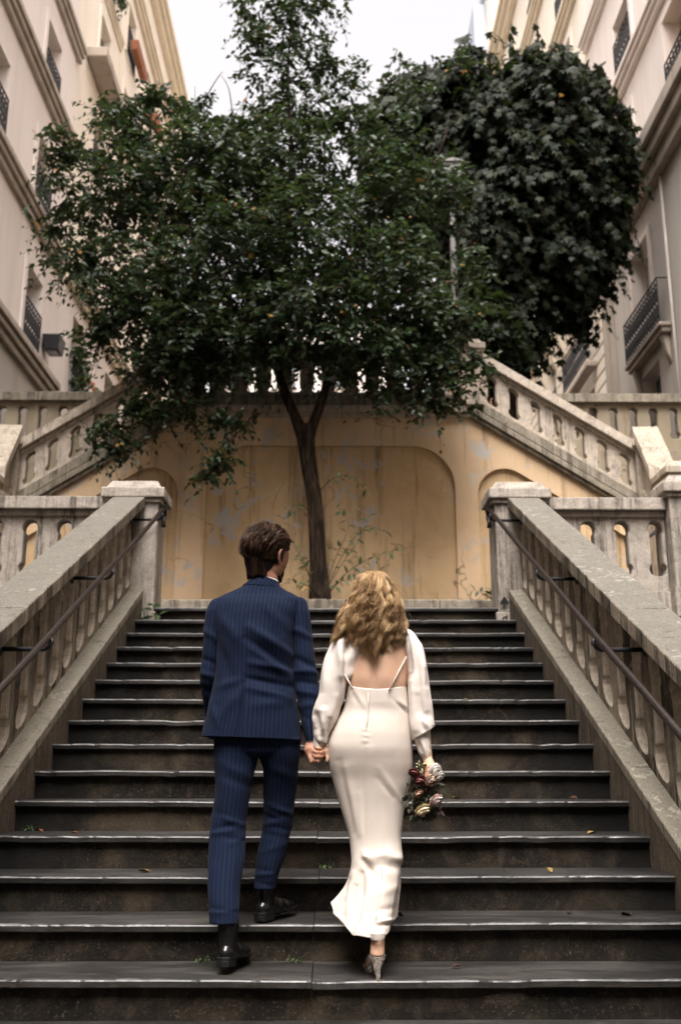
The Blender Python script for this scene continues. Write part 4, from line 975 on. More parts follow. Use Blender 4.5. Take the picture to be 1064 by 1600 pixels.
M['hairbase_w'] = plain('hair_roots', (.10,.055,.03), .7, .2, 0, .3, 60); M['hairbase_m'] = plain('hair_roots_dark', (.010,.006,.0045), .7, .2, 0, .3, 60)
M['leather'] = plain('black_leather', (.006,.006,.0065), .22, .5, 0, .3, 60, .05); M['shirt'] = plain('white_shirt', (.78,.77,.75), .75, .3, 0, .03, 60, .05)
M['sole'] = plain('black_sole', (.008,.008,.008), .6, .3)
t = NT('glitter'); v = t.n('ShaderNodeTexVoronoi'); v.inputs['Scale'].default_value = 420; t.l(t.pos(), v.inputs['Vector'])
t.set(t.ramp(t.math('FRACT', t.math('MULTIPLY', v.outputs['Color'], 3.7)), [(.1, (.16,.12,.09)), (.45, (.5,.42,.36)), (.7, (.9,.84,.78)), (.9, (.22,.17,.14))]), .22, .6, .55)
nm_ = t.n('ShaderNodeMix'); nm_.data_type = 'RGBA'; nm_.blend_type = 'MIX'
t.bump(t.math('FRACT', t.math('MULTIPLY', v.outputs['Color'], 5.3)), 1.0, .004); M['glitter'] = t.m

def to_v(px, py, Y): return tuple(at(px, py, Y))
def xf(loc, yaw, pitch=0, roll=0, sc=1.0): return Matrix.Translation(Vector(loc)) @ Matrix.Rotation(yaw, 4, 'Z') @ Matrix.Rotation(pitch, 4, 'X') @ Matrix.Rotation(roll, 4, 'Y') @ Matrix.Scale(sc, 4)
def add_x(mb, sub, mat): mb.add([tuple(mat @ Vector(v)) for v in sub.v], sub.f)
def head_shape(ears=True, slim=1.0):
    h = MB()
    h.ball((0,-.014,.032), (.0745*slim,.094,.086), 28, 20); h.ball((0,.035,-.030), (.061*slim,.056,.078), 24, 16)
    h.ball((0,.074,-.090), (.026*slim,.022,.022), 14, 10); h.ball((0,.066,-.055), (.040*slim,.034,.04), 16, 10)
    for s in (-1, 1):
        h.ball((s*.036,.066,.000), (.022,.022,.022), 12, 8); h.ball((s*.030,.086,.030), (.028,.012,.012), 12, 8)   # cheekbones, brows
        h.ball((s*.050,.046,.008), (.022,.040,.055), 12, 8)
        h.ball((s*.050*slim,.0,-.062), (.018,.035,.030), 12, 8)                                                   # jaw angle
        h.ball((s*.031,.083,.013), (.0135,.010,.0085), 10, 8)                                                     # eyes
    h.tube([(0,.092,.022), (0,.103,.0), (0,.116,-.024), (0,.112,-.034)], [.009,.011,.015,.012], 10)
    h.ball((0,.096,-.054), (.023,.008,.0055), 12, 8); h.ball((0,.094,-.064), (.020,.009,.006), 12, 8)            # lips
    if ears:
        for s in (-1, 1):
            x = s*.0755*slim
            h.ball((x, -.004, -.012), (.010,.018,.028), 12, 8)
            h.tube([(x+s*.006, .012, .012), (x+s*.012, -.002, .024), (x+s*.017, -.018, .017), (x+s*.017, -.024, -.002), (x+s*.012, -.016, -.024), (x+s*.006, -.002, -.040), (x+s*.004, .006, -.044)], [.005,.006,.0065,.0065,.006,.0075,.006], 8)
    return h
def strands(name, paths, r, mat, parent, seg=3, stuff=True, tone=None):
    """paths: (n, k, 3) hair strands -> thin tapered tubes in one mesh"""
    P = np.asarray(paths); n, k, _ = P.shape; T = np.gradient(P, axis=1); T /= np.maximum(np.linalg.norm(T, axis=2, keepdims=True), 1e-9)
    ref = np.array([.35, .2, .9]); a = unit(np.cross(T, ref)); b = np.cross(T, a)
    tap = np.interp(np.linspace(0, 1, k), [0, .12, .7, 1], [.7, 1, .85, .12])[None, :, None]*r
    V = np.stack([P+(a*math.cos(q)+b*math.sin(q))*tap for q in 2*math.pi*np.arange(seg)/seg], 2).reshape(-1, 3)
    fs = []
    for i in range(k-1):
        for j in range(seg): fs.append((i*seg+j, i*seg+(j+1) % seg, (i+1)*seg+(j+1) % seg, (i+1)*seg+j))
    o = leaf_mesh(name, [(V, [np.array(f)[None]+np.arange(n)[:, None]*k*seg for f in fs])], mat, parent, 'stuff' if stuff else None)
    if tone is not None:
        a_ = o.data.attributes.new('tone', 'FLOAT', 'POINT'); a_.data.foreach_set('value', np.repeat(np.asarray(tone, np.float32), k*seg))
    return o

# =============================== the man
man = thing('person', 'man in navy pinstripe suit and black shoes climbing the steps, seen from behind', 'person', (at(390,1450,4.3)[0], 4.3, nose(5)[1]))
HM = xf(to_v(418, 869, 4.42), R(-38), R(-4), R(3), 1.0)
bd = MB(); add_x(bd, head_shape(), HM)
neck0 = HM @ Vector((0,-.02,-.05)); bd.tube([neck0, to_v(417,905,4.405), to_v(412,930,4.40)], [.055,.051,.055], 18)
for rows, n_ in (([(922,375,440,4.40,.055),(940,345,465,4.40,.075),(1000,348,452,4.38,.105),(1060,350,448,4.37,.10),(1120,335,458,4.37,.105),(1150,345,456,4.37,.095),(1165,356,446,4.38,.08)], 24),):
    G, _ = loft_grid(rows, 30, n_); bd.add(G.reshape(-1,3).tolist(), [(i*n_+j, i*n_+(j+1) % n_, (i+1)*n_+(j+1) % n_, (i+1)*n_+j) for i in range(29) for j in range(n_)]+[tuple(range(n_)), tuple(29*n_+j for j in range(n_))])
W_R = to_v(488,1157,4.33)
bd.tube([to_v(462,956,4.39), to_v(478,1058,4.367), W_R], [.036,.036,.026], 14)
bd.tube([to_v(344,956,4.39), to_v(329,1060,4.40), to_v(336,1115,4.47)], [.036,.036,.026], 14)
AL, AR = to_v(350,1440,4.20), to_v(414,1388,4.47)
bd.tube([to_v(368,1150,4.37), to_v(360,1290,4.32), to_v(353,1350,4.27), AL], [.085,.055,.052,.038], 14)
bd.tube([to_v(436,1150,4.38), to_v(436,1262,4.47), to_v(426,1320,4.46), AR], [.085,.055,.052,.038], 14)
bd.ball((AL[0]+.01, AL[1]+.06, AL[2]-.08), (.035,.09,.03), 12, 8); bd.ball((AR[0]+.02, AR[1]+.06, AR[2]-.08), (.035,.09,.03), 12, 8)
bd.ball(to_v(340,1122,4.50), (.028,.04,.035), 12, 8)        # left hand, in the trouser pocket
for a_ in range(4): bd.tube([to_v(338+a_*4,1126,4.51), to_v(339+a_*4,1136,4.52), to_v(340+a_*4,1143,4.51)], [.009,.0085,.008], 8)
bd.tube([to_v(344,1118,4.49), to_v(351,1124,4.49), to_v(354,1131,4.49)], [.011,.010,.009], 8)
# right hand: back of the hand to the left, fingers closing round hers
bd.tube([W_R, to_v(486.5,1166,4.315), to_v(486,1173,4.30), to_v(487.5,1181,4.295)], [.024,.027,.030,.024], 12)
bd.tube([to_v(483.5,1174,4.29), to_v(484.5,1184,4.275), to_v(487.5,1193,4.27)], [.0105,.0095,.008], 10)                       # little finger hanging
bd.tube([to_v(488,1182,4.285), to_v(491.5,1189,4.262), to_v(497.5,1189.5,4.252), to_v(501,1186.5,4.262)], [.010,.0095,.009,.0078], 10)
bd.tube([to_v(489,1178,4.28), to_v(494,1182.5,4.252), to_v(501,1182.5,4.245), to_v(505,1180.5,4.258)], [.010,.0098,.0092,.008], 10)
bd.tube([to_v(489,1173,4.28), to_v(495,1176,4.252), to_v(502,1176,4.245), to_v(506,1174,4.258)], [.010,.0098,.0092,.008], 10)
bd.tube([to_v(487,1168,4.33), to_v(493,1172,4.36), to_v(500,1178,4.365), to_v(503,1184,4.36)], [.013,.0115,.0105,.009], 10)       # thumb, on the far side
body_m = remesh_union('body', bd, M['skin_m'], man, .0033, 4)
# beard: hugs jaw and chin
b = MB(); b.ball((0,.074,-.088), (.031,.028,.027), 14, 10); b.ball((0,.064,-.064), (.046,.036,.036), 16, 10)
for s in (-1, 1): b.tube([(s*.050,.030,-.088), (s*.034,.056,-.094), (s*.018,.075,-.098)], [.006,.012,.016], 10)
b.tube([(-.03,.094,-.046), (0,.101,-.043), (.03,.094,-.046)], [.004,.006,.004], 8)
for i in range(len(b.v)): b.v[i] = tuple(HM @ Vector(b.v[i]))
remesh_union('beard', b, M['hairbase_m'], man, .0045, 3)
# hair: dark cap and swept-back locks
sk_c, sk_r = np.array([0,-.014,.032]), np.array([.0745,.094,.086])
cap = MB(); cap.ball(sk_c, sk_r*1.05, 40, 28)
keep = lambda v: (v[1] < .062 and v[2] > .035) or (v[1] < .015 and v[2] > -.005) or (v[1] < -.026 and v[2] > -.075)
capm = MB(); capm.add(cap.v, [f for f in cap.f if all(keep(cap.v[i]) for i in f)])
capm.ball((0,-.034,-.045), (.066,.062,.055), 20, 12); capm.ball((0,-.028,-.080), (.055,.052,.038), 20, 12)
capm.v = [tuple(HM @ Vector(v)) for v in capm.v]
hair = remesh_union('hair', capm, M['hairbase_m'], man, .005, 3)
q = np.random.default_rng(4); pts = []
while len(pts) < 5200:
    u = unit(q.normal(size=3)); p = sk_c+u*sk_r
    if keep(p): pts.append(u)
U = np.array(pts); n = len(U); k = 10; Pth = np.empty((n, k, 3)); cur = U.copy()
ck = np.array([noise.noise_vector(Vector(u*3.2)) for u in U]); clump = np.array([noise.noise(Vector(u*7.5+np.array([3., 0, 0]))) for u in U])
L = q.uniform(.045, .085, n); lift = np.interp(U[:, 2], [-.6, -.2, .25], [.003, .011, .026])*(1+.85*clump)*q.uniform(.75, 1.1, n)
neck_c = np.array([0,-.030,0])
pos = sk_c+U*sk_r
for i in range(k):
    tt = i/(k-1); hgt = .003+lift*math.sin(math.pi*min(1, .1+tt*.72))
    pos = sk_c+cur*(sk_r+hgt[:, None]); Pth[:, i] = pos
    d = np.stack([.10*cur[:, 0]+.75*ck[:, 0], np.full(n, -1.0)+.4*ck[:, 1], np.where(cur[:, 1] < -.25, -1.3, -.12)+.45*ck[:, 2]], 1)
    d[:, 0] += .45*np.sin(cur[:, 2]*7+cur[:, 0]*4)
    d -= (d*cur).sum(1, keepdims=True)*cur
    cur = unit(cur+unit(d)*(L/(k-1)/.085)[:, None])
tone_m = np.clip(.5+.75*clump+q.normal(0, .15, n), 0, 1)
# nape: straight ends lying down the neck to the collar
m_ = 2600; az = q.uniform(R(-108), R(108), m_); z0 = q.uniform(-.06, .055, m_); Lz = q.uniform(.05, .10, m_); Np = np.empty((m_, k, 3))
for i in range(k):
    tt = i/(k-1); zz = z0-Lz*tt; zz = np.maximum(zz, -.118+.012*np.abs(np.sin(az*3)))
    w_ = np.interp(zz, [-.12, -.08, -.04, 0, .06], [.060, .067, .076, .083, .084])+.006*np.sin(az*7+3*tt); yy_ = np.interp(zz, [-.12, -.08, -.04, 0, .06], [.062, .072, .089, .101, .103])+.004*np.sin(az*9)
    Np[:, i] = np.stack([np.sin(az)*(w_+.003*math.sin(tt*3)), -.018-np.cos(az)*yy_, zz], 1)
Np[:, :, 0] = np.where((Np[:, :, 2] < -.035)&(Np[:, :, 0] > .046), .046+.15*(Np[:, :, 0]-.046), Np[:, :, 0])
Np += np.cumsum(q.normal(0, .0004, Np.shape), 1)
Pth = np.concatenate([Pth, Np]); tone_m = np.concatenate([tone_m, np.clip(.35+.25*np.sin(az*7)+q.normal(0, .15, m_), 0, .8)])
Pw = np.array([[tuple(HM @ Vector(p)) for p in s_] for s_ in Pth])
strands('hair_locks', Pw, .00125, M['hair_m'], hair, tone=tone_m)
# jacket
JF = [(392,985,456,1026,7,.009),(388,1003,455,1048,6,-.007),(395,1040,458,1052,6,.008),(388,1063,457,1075,5,-.007),(393,1078,452,1092,6,.007),(400,1020,455,1062,6,.006),(387,945,385.5,1068,1.8,-.0030),
      (345,965,372,1000,9,.006),(341,1000,362,1060,8,-.005),(345,1075,380,1066,7,.005),(350,1120,384,1078,8,.005),(410,950,452,985,9,.005),(432,925,460,950,8,-.004),(400,1105,450,1100,8,.004),(385.5,1069,377,1154,1.9,-.0085),(381,1078,371,1154,3,.0045),(388,1072,381,1154,2.2,.003),(420,940,440,1000,9,.004),(330,1098,345,1135,6,.005),(455,1090,462,1150,5,-.004)]
jr = [(1154,315,471,4.36,.135,3),(1148,316,470.5,4.36,.134,3),(1130,319.5,469,4.36,.130),(1100,327,465,4.36,.122),(1070,334,460,4.365,.115),(1040,338,458.5,4.37,.118),(1000,339,459,4.375,.125),(970,335.5,466,4.385,.122),(950,333.5,473,4.39,.112),(939,335,474.5,4.395,.098),(931,349,462,4.40,.085),(923,367,447,4.40,.074),(915,383,436,4.405,.066),(907,391,430,4.41,.060)]
jacket = loft_cloth('jacket', jr, 180, 224, M['suit'], man, JF, ((.0035, 9, 6), (.0014, 26, 16)), 2.35, stripe=True, thick=.004, gain=1.55)
SR = [(934.5,464,473,4.395,.02),(937,459,477,4.395,.042),(944,456,481,4.395,.058),(958,455,484,4.39,.064),(1000,457,488.5,4.38,.062),(1040,458.5,494,4.37,.060),(1060,459.5,497.5,4.365,.058),(1082,463,499.5,4.355,.055),(1110,467,497.5,4.345,.050),(1135,472,494,4.335,.046),(1154,477,493.5,4.33,.043),(1158,478,493,4.33,.042)]
SFr = [(460,985,490,1000,5,.006),(460,1030,495,1045,5,-.006),(462,1050,498,1052,5,.007),(464,1066,499,1070,4,-.006),(466,1080,499,1088,5,.006),(470,1105,496,1100,5,.004),(470,950,482,1000,5,-.004),(474,1120,494,1130,5,-.003)]
loft_cloth('sleeve', SR, 80, 44, M['suit'], jacket, SFr, ((.003, 12, 9), (.0012, 30, 20)), 2.1, stripe=True, gain=1.7)
SLf = [(936,336,346,4.395,.02),(938.5,332.5,350,4.395,.042),(946,327.5,351,4.395,.058),(958,322.5,350,4.39,.063),(1000,318,345.5,4.39,.062),(1040,315,343,4.39,.060),(1065,313.5,341,4.395,.058),(1085,316,339,4.42,.055),(1110,320,338,4.46,.050),(1135,323,340,4.50,.045),(1155,325,341,4.52,.042)]
SFl = [(318,985,345,1005,5,.005),(315,1030,342,1040,5,-.005),(314,1052,342,1062,5,.006),(316,1075,338,1085,4,-.005)]
loft_cloth('sleeve', SLf, 80, 44, M['suit'], jacket, SFl, ((.003, 12, 9), (.0012, 30, 20)), 2.1, stripe=True, gain=1.6)
loft_cloth('collar', [(918.5,379,441,4.405,.078,3.0),(915.5,384,439.5,4.405,.075,4),(908,394.5,437,4.41,.066,5.5),(904.5,397.5,436,4.412,.061,6),(905.5,399,434.5,4.412,.058,6)], 20, 64, M['suit'], jacket, (), ((.0006, 30, 20),), 2.1, stripe=True)
sh = loft_cloth('shirt_collar', [(916,397,436,4.41,.064,4),(908,398,436,4.412,.061,4.2),(903.5,399.5,435,4.414,.058,4.4),(905,401,433.5,4.414,.055,4.4)], 14, 48, M['shirt'], man, (), ((0,0,0),), 2.1)
loft_cloth('shirt_cuff', [(1150,479,494,4.33,.040),(1160.5,479.5,493,4.33,.038),(1163.5,480,492.5,4.328,.036)], 8, 32, M['shirt'], man, (), ((0,0,0),), 2.1)
# trousers
trs = loft_cloth('trousers', [(1120,335,466,4.37,.115),(1150,334,467,4.37,.115),(1172,336,467,4.37,.11),(1182,350,455,4.37,.09)], 24, 64, M['suit'], man, (), ((.002, 14, 9),), 2.3, stripe=True, cap1=True)
TL = [(1140,336,408,4.37,.105),(1172,334,404.5,4.362,.103),(1190,334.5,402,4.355,.098),(1234,336.5,391.5,4.34,.088),(1260,333.5,388,4.335,.082),(1290,329.5,384.5,4.325,.076),(1339,325.5,383,4.285,.074),(1353,325,381,4.27,.073),(1387,325.5,376,4.235,.070),(1425,327,374,4.20,.068),(1441,327.5,373.5,4.19,.067)]
FL = [(350,1276,386,1290,4,.007),(338,1294,372,1286,3.5,-.006),(329,1302,366,1296,4,.007),(352,1306,384,1312,4,-.005),(360,1318,384,1306,4,.005),(330,1262,352,1274,5,-.004),(345,1190,395,1215,7,.006),(350,1212,393,1230,6,-.005),(340,1170,345,1280,6,-.004),(329,1415,374,1422,3,-.005),(329,1424,374,1418,3.5,.005),(352,1240,350,1440,2.2,.0035),(378,1320,372,1400,5,-.004)]
loft_cloth('trouser_leg', TL, 110, 52, M['suit'], trs, FL, ((.003, 14, 7), (.001, 32, 20)), 2.15, stripe=True, thick=.004, gain=1.0)
TRr = [(1140,394,470,4.37,.105),(1172,401,469,4.375,.103),(1207,412,465.5,4.40,.092),(1251,412,461,4.44,.084),(1285,411,457.5,4.45,.077),(1319,405,449.5,4.44,.072),(1339,401.5,445,4.435,.070),(1366,399,436,4.43,.066),(1388,397.5,431,4.43,.064)]
FR = [(425,1258,460,1272,4,.008),(412,1272,440,1282,3.5,-.006),(411,1288,446,1280,4,.007),(432,1290,456,1298,4,-.005),(407,1300,452,1308,4,-.004),(410,1330,445,1318,5,.005),(400,1355,438,1362,3.5,-.005),(400,1366,437,1360,3.5,.006),(400,1376,432,1382,3,-.004),(415,1195,462,1215,7,.005)]
loft_cloth('trouser_leg', TRr, 90, 52, M['suit'], trs, FR, ((.003, 14, 7), (.001, 32, 20)), 2.15, stripe=True, thick=.004, gain=1.0)
def shoe(loc, yaw, pitch, parent):
    X = xf(loc, yaw, pitch); u = MB()
    for y_, hw, h in ((.035,.034,.045),(.08,.035,.05),(.13,.040,.045),(.18,.045,.038),(.225,.042,.03),(.25,.033,.025)): u.ball((0.004*math.sin(y_*14), y_, .022+h*.55), (hw, .045, h*.8), 16, 10)
    u.tube([(0,.042,.05),(0,.044,.10),(0,.047,.165)], [.037,.038,.045], 18)
    for i in range(len(u.v)): u.v[i] = tuple(X @ Vector(u.v[i]))
    up_ = remesh_union('shoe', u, M['leather'], parent, .005, 5)
    out = [(-.026,0),(-.033,.03),(-.034,.09),(-.042,.16),(-.047,.20),(-.040,.25),(-.018,.288),(.012,.292),(.036,.265),(.046,.21),(.042,.15),(.033,.09),(.033,.03),(.026,0),(0,-.008)]
    s_ = MB(); s_.prism(out, lambda x, y: X @ Vector((x, y, .024)), lambda x, y: X @ Vector((x, y, .036))); s_.build('sole', M['sole'], up_, bevel=.003)
    hb = [p for p in out if p[1] < .075]; hb = [(-.034,.07)]+[(x, y) for x, y in reversed(out) if y < .05]+[(.034,.07)]
    hb = [(-.033,.07),(-.033,.03),(-.026,0),(0,-.008),(.026,0),(.033,.03),(.033,.07)]
    h_ = MB(); h_.prism(hb, lambda x, y: X @ Vector((x*.97, y+.001, .0)), lambda x, y: X @ Vector((x, y, .0235))); h_.build('heel', M['sole'], up_, bevel=.002)
    w_ = MB(); ring = [X @ Vector((.037*math.cos(a), .040+.042*math.sin(a), .052)) for a in np.linspace(-math.pi, 0, 14)]; w_.tube(ring, .003, 6); w_.build('seam', M['leather'], up_, smooth=True)
hl = at(350,1507,4.135); shoe((hl[0]-.004, 4.125, nose(5)[1]+.028), R(-13), R(-5), man)
hr = at(406,1439,4.43); shoe((hr[0], 4.40, nose(6)[1]+.002), R(-27), 0, man)

# =============================== the woman
wom = thing('person', 'woman in ivory satin gown with open back and long wavy blond hair, seen from behind', 'person', (at(588,1500,4.2)[0], 4.2, nose(5)[1]))
HW = xf(to_v(585, 936, 4.30), R(-6), R(-6), 0, .97)
bd = MB(); add_x(bd, head_shape(True, .95), HW)
bd.tube([HW @ Vector((0,-.02,-.05)), to_v(587,975,4.29), to_v(588,992,4.28)], [.048,.047,.058], 18)
rows = [(978,572,606,4.285,.045),(984,556,622,4.285,.052),(990,545,634,4.285,.058),(1004,541,639,4.28,.066),(1030,545,637,4.275,.078),(1060,543,635,4.275,.084),(1090,543,634,4.285,.085),(1120,534,638,4.29,.095),(1160,519,640,4.29,.110),(1200,525,636,4.30,.095),(1225,545,620,4.30,.07)]
G, _ = loft_grid(rows, 60, 40, 2.25); n_ = 40
bd.add(G.reshape(-1,3).tolist(), [(i*n_+j, i*n_+(j+1) % n_, (i+1)*n_+(j+1) % n_, (i+1)*n_+j) for i in range(59) for j in range(n_)]+[tuple(range(n_)), tuple(59*n_+j for j in range(n_))])
WL, WR = to_v(500,1163,4.29), to_v(667,1183,4.24)
bd.tube([to_v(549,1000,4.285), to_v(518,1085,4.28), WL], [.042,.035,.022], 14); bd.tube([to_v(632,1000,4.285), to_v(655,1090,4.28), WR], [.042,.035,.022], 14)
KN, AN = to_v(603,1335,4.30), to_v(590,1468,4.105)
bd.tube([to_v(607,1180,4.30), KN, to_v(600,1390,4.235), to_v(595,1440,4.15), AN], [.07,.046,.042,.028,.026], 16)
bd.tube([to_v(560,1180,4.31), to_v(575,1300,4.42), to_v(572,1370,4.40), to_v(570,1405,4.42)], [.075,.048,.045,.028], 14)
bd.tube([to_v(570,1405,4.42), to_v(568,1420,4.49), to_v(566,1424,4.56)], [.028,.03,.025], 12)
hc = Vector(AN)
bd.tube([hc, hc+Vector((-.002,-.008,-.045)), hc+Vector((-.002,.02,-.068)), hc+Vector((-.012,.09,-.095)), hc+Vector((-.018,.14,-.118))], [.027,.028,.030,.034,.030], 14)
for i in range(5): bd.tube([hc+Vector((-.045+i*.015,.14,-.118)), hc+Vector((-.045+i*.014,.175,-.124))], [.009,.008], 8)
# her left hand in his: palm right, little finger down, others folded away
bd.tube([WL, to_v(504,1169,4.285), to_v(507.5,1175,4.28), to_v(508,1181,4.28)], [.020,.022,.023,.019], 12)
bd.tube([to_v(510.5,1177,4.27), to_v(511.8,1185,4.262), to_v(511,1190.5,4.262)], [.0085,.0078,.0065], 10)
for i, y_ in enumerate((1172,1178,1184)): bd.tube([to_v(504,y_,4.30), to_v(497,y_+2.5,4.318), to_v(491.5,y_+1,4.33), to_v(490,y_-3,4.325)], [.0085,.0082,.0078,.0065], 10)
bd.tube([to_v(505,1167,4.275), to_v(499,1169.5,4.255), to_v(494,1168.5,4.25)], [.0095,.0088,.0072], 10)
# her right hand round the stems
bd.tube([WR, to_v(670,1192,4.225), to_v(672.5,1199,4.21), to_v(672,1206,4.205)], [.019,.022,.024,.020], 12)
for i, (y_, dx) in enumerate(((1194,0),(1199.5,.6),(1205,.4),(1210,-.6))): bd.tube([to_v(673+dx,y_,4.20), to_v(671+dx,y_+3,4.172), to_v(664.5,y_+5,4.165), to_v(660,y_+4,4.18)], [.0088,.0085,.008,.0066], 10)
bd.tube([to_v(668,1190,4.245), to_v(662,1195,4.265), to_v(657,1201,4.26)], [.011,.0098,.008], 10)
body_w = remesh_union('body', bd, M['skin_w'], wom, .0033, 4)
co = np.empty(len(body_w.data.vertices)*3, np.float32); body_w.data.vertices.foreach_get('co', co); co = co.reshape(-1, 3).astype(float)
no = np.empty_like(co, dtype=np.float32).ravel(); body_w.data.vertices.foreach_get('normal', no); no = no.reshape(-1, 3)
vv = co-CAM; dd = vv@_fw; PXv = np.stack([532+F_PX*(vv@_rt)/dd, 800-F_PX*(vv@_up)/dd], 1)
dsp = fold_disp(PXv[None], [(584,1000,583,1080,5,-.010),(584,1000,583,1080,11,-.006),(556,1005,566,1052,15,.003),(614,1005,604,1052,15,.003)])[0]
dsp *= (no[:, 1] < -.1)&(PXv[:, 1] < 1100)&(PXv[:, 1] > 985)
co += no*dsp[:, None]; body_w.data.vertices.foreach_set('co', co.astype(np.float32).ravel()); body_w.data.update()
# gown: bodice and skirt to the knee as measured rings, then the swinging hem
DR = [(1079,541,634.5,4.285,.093),(1083,541,635,4.285,.094),(1096,539.5,637,4.285,.095),(1112,534,638.5,4.29,.100),(1130,524,640.5,4.29,.112),(1150,515.5,643,4.29,.122),(1166,512,644,4.29,.124),(1190,513.5,644.5,4.295,.118),(1220,520,641.5,4.30,.105),(1250,528,634,4.30,.096),(1290,540,628,4.295,.088),(1310,545.5,626.5,4.29,.085),(1328,548,628,4.28,.083),(1340,549,629.5,4.27,.082)]
mU, nU = 150, 120
Gu, Pu = loft_grid(DR, mU, nU, 2.2)
# neckline dips in the middle of the back
for i in range(14):
    w_ = (1-i/14)**1.5; c_ = Pu[i, :, 0]-588; Gu[i, :, 2] += w_*.020*np.clip((c_/47)**2, 0, 1.1)
hem = [(-90,575,1464,4.075),(-70,588,1467,4.07),(-50,599,1464,4.08),(-30,606,1459,4.10),(-8,611,1446,4.16),(10,616,1436,4.22),(28,622,1431,4.27),(50,614,1415,4.33),(90,580,1410,4.38),(130,545,1408,4.37),(160,522,1407,4.30),(180,517,1413,4.25),(198,521,1428,4.20),(215,533,1440,4.155),(232,544,1452,4.115),(248,551,1462.5,4.09),(262,563,1463,4.075),(270,575,1464,4.075)]
hm = np.array(hem, float); ang = -90+360*np.arange(nU)/nU
hx = np.stack([np.interp(ang, hm[:, 0], hm[:, c_]) for c_ in (1, 2, 3)], 1)
for _ in range(2): hx = (np.roll(hx, 1, 0)+2*hx+np.roll(hx, -1, 0))/4
mL = 70; Gl = np.empty((mL, nU, 3)); Pl = np.empty((mL, nU, 2))
for i in range(mL):
    t_ = (i+1)/mL
    for j in range(nU):
        a = ang[j]; lf = np.clip((abs(((a+360) % 360)-190)-25)/60, 0, 1); pw = 2.0-(1-lf)*-.6
        px = Pu[-1, j, 0]+(hx[j, 0]-Pu[-1, j, 0])*t_**(1.0 if -80 < a < 20 else 2.3); py = Pu[-1, j, 1]+(hx[j, 1]-Pu[-1, j, 1])*t_
        Y = Gu[-1, j, 1]+(hx[j, 2]-Gu[-1, j, 1])*(t_**1.15)
        Gl[i, j] = at(px, py, Y); Pl[i, j] = (px, py)
G = np.concatenate([Gu, Gl]); PX = np.concatenate([Pu, Pl])
DF = [(575,1080,575,1150,1.6,-.0012),(566,1140,570,1142,2.5,.003),(567,1150,573,1151,2.5,.003),(567,1158,571,1160,2.5,.0025),
      (622,1098,636,1108,4,.004),(612,1095,634,1115,3,-.003),(555,1086,572,1110,4,.003),(545,1082,560,1100,4,-.003),
      (568,1165,566,1330,4,-.004),(575,1170,575,1340,6,.004),(590,1200,625,1250,4,.0028),(588,1215,612,1246,3,-.0025),(540,1200,560,1300,6,.004),(530,1190,552,1300,5,-.0035),(560,1240,568,1335,4,.004),
      (578,1338,605,1331,7,.005),(600,1334,629,1343,7,.007),(582,1354,629,1355,7,-.006),(572,1345,583,1368,6,-.016),(568,1330,577,1352,5,.008),
      (566,1365,560,1440,5,-.016),(576,1390,556,1455,5,.008),(552,1365,542,1425,5,.010),(547,1375,530,1425,4,-.009),(556,1385,546,1440,4,-.008),(538,1400,530,1432,4,.009),
      (592,1441,617,1436,3,.006),(590,1447,615,1443,3,-.006),(586,1400,622,1385,7,.004),(583,1425,618,1418,5,-.004),(600,1360,597,1440,9,.008)]
for _ in range(14):                      # ease the bend at the back of the knee
    w_ = np.exp(-((np.arange(mU+mL)-mU)/16.0)**2)[1:-1, None, None]*.5
    G[1:-1] += w_*((G[:-2]+G[2:])/2-G[1:-1])
N = grid_normals(G); D = 1.3*fold_disp(PX, DF)*np.clip(.35-N[..., 1]*1.2, 0, 1)
D += .0016*nz(G, 10, 5, 1.7)+.0007*nz(G, 30, 16, 6.2)
ruf = np.zeros((mU+mL, 1)); ruf[mU:, 0] = (np.arange(mL)/mL)**2
D += ruf*.006*np.sin(np.radians(ang)*13)[None]*np.clip((np.abs(((ang+360) % 360)-215)<70), .2, 1)[None]
gown = grid_obj('gown', G+N*D[..., None], M['satin'], wom, thick=.002)
m = MB(); m.tube([to_v(575,1082,4.186), to_v(575.5,1100,4.182), to_v(574,1125,4.172), to_v(572,1138,4.166)], .0016, 6); m.build('zip', M['satin'], gown, smooth=True)
# petticoat edge at the ankle
loft_cloth('lining', [(1457,578,602,4.088,.033),(1464,578,602,4.088,.032),(1468,579,601,4.088,.031)], 14, 40, M['satin'], gown, (), ((.003, 40, 8),), 2.1, thick=.002)
for a, b_ in ((to_v(538,1052,4.22), to_v(551,1077,4.188)), (to_v(634.5,1026,4.225), to_v(607.5,1080,4.190))):
    mid = [(a[i]+b_[i])/2 for i in range(3)]; mid[1] -= .009
    m = MB(); m.tube([a, mid, b_], .0032, 8); m.build('strap', M['satin'], gown, smooth=True)
# sleeves: wide open-backed drapes over narrow cuffs
QL = [(979,550,560,4.285,.02),(984,538,566,4.285,.045),(992,527,567,4.28,.062),(1006,517,565,4.275,.072),(1022,510,562,4.27,.075),(1040,504.5,556,4.27,.076),(1058,501,549.5,4.27,.075),(1068,500,541.5,4.27,.073),(1085,498.5,538,4.272,.071),(1100,494,535,4.275,.069),(1116,489.5,530.5,4.278,.066),(1132,489,523.5,4.28,.060),(1146,489,517,4.282,.054),(1155,490,513.5,4.284,.048,2),(1160,492,511.5,4.285,.045,3)]
QF = [(548,990,541,1020,7,-.022),(560,995,556,1040,5,.012),(540,1010,539,1062,4,-.015),(532,1005,535,1055,6,.013),(556,1040,543,1064,4,.010),(536,1060,536,1100,4,.006),(520,1000,508,1100,8,-.005),(512,1030,505,1110,6,.006),(500,1090,490,1120,5,.007),(494,1118,500,1150,5,-.012),(490,1118,492,1135,4,.009),(506,1112,504,1155,5,.010),(514,1125,511,1152,4,-.007),(525,1090,512,1140,5,.006)]
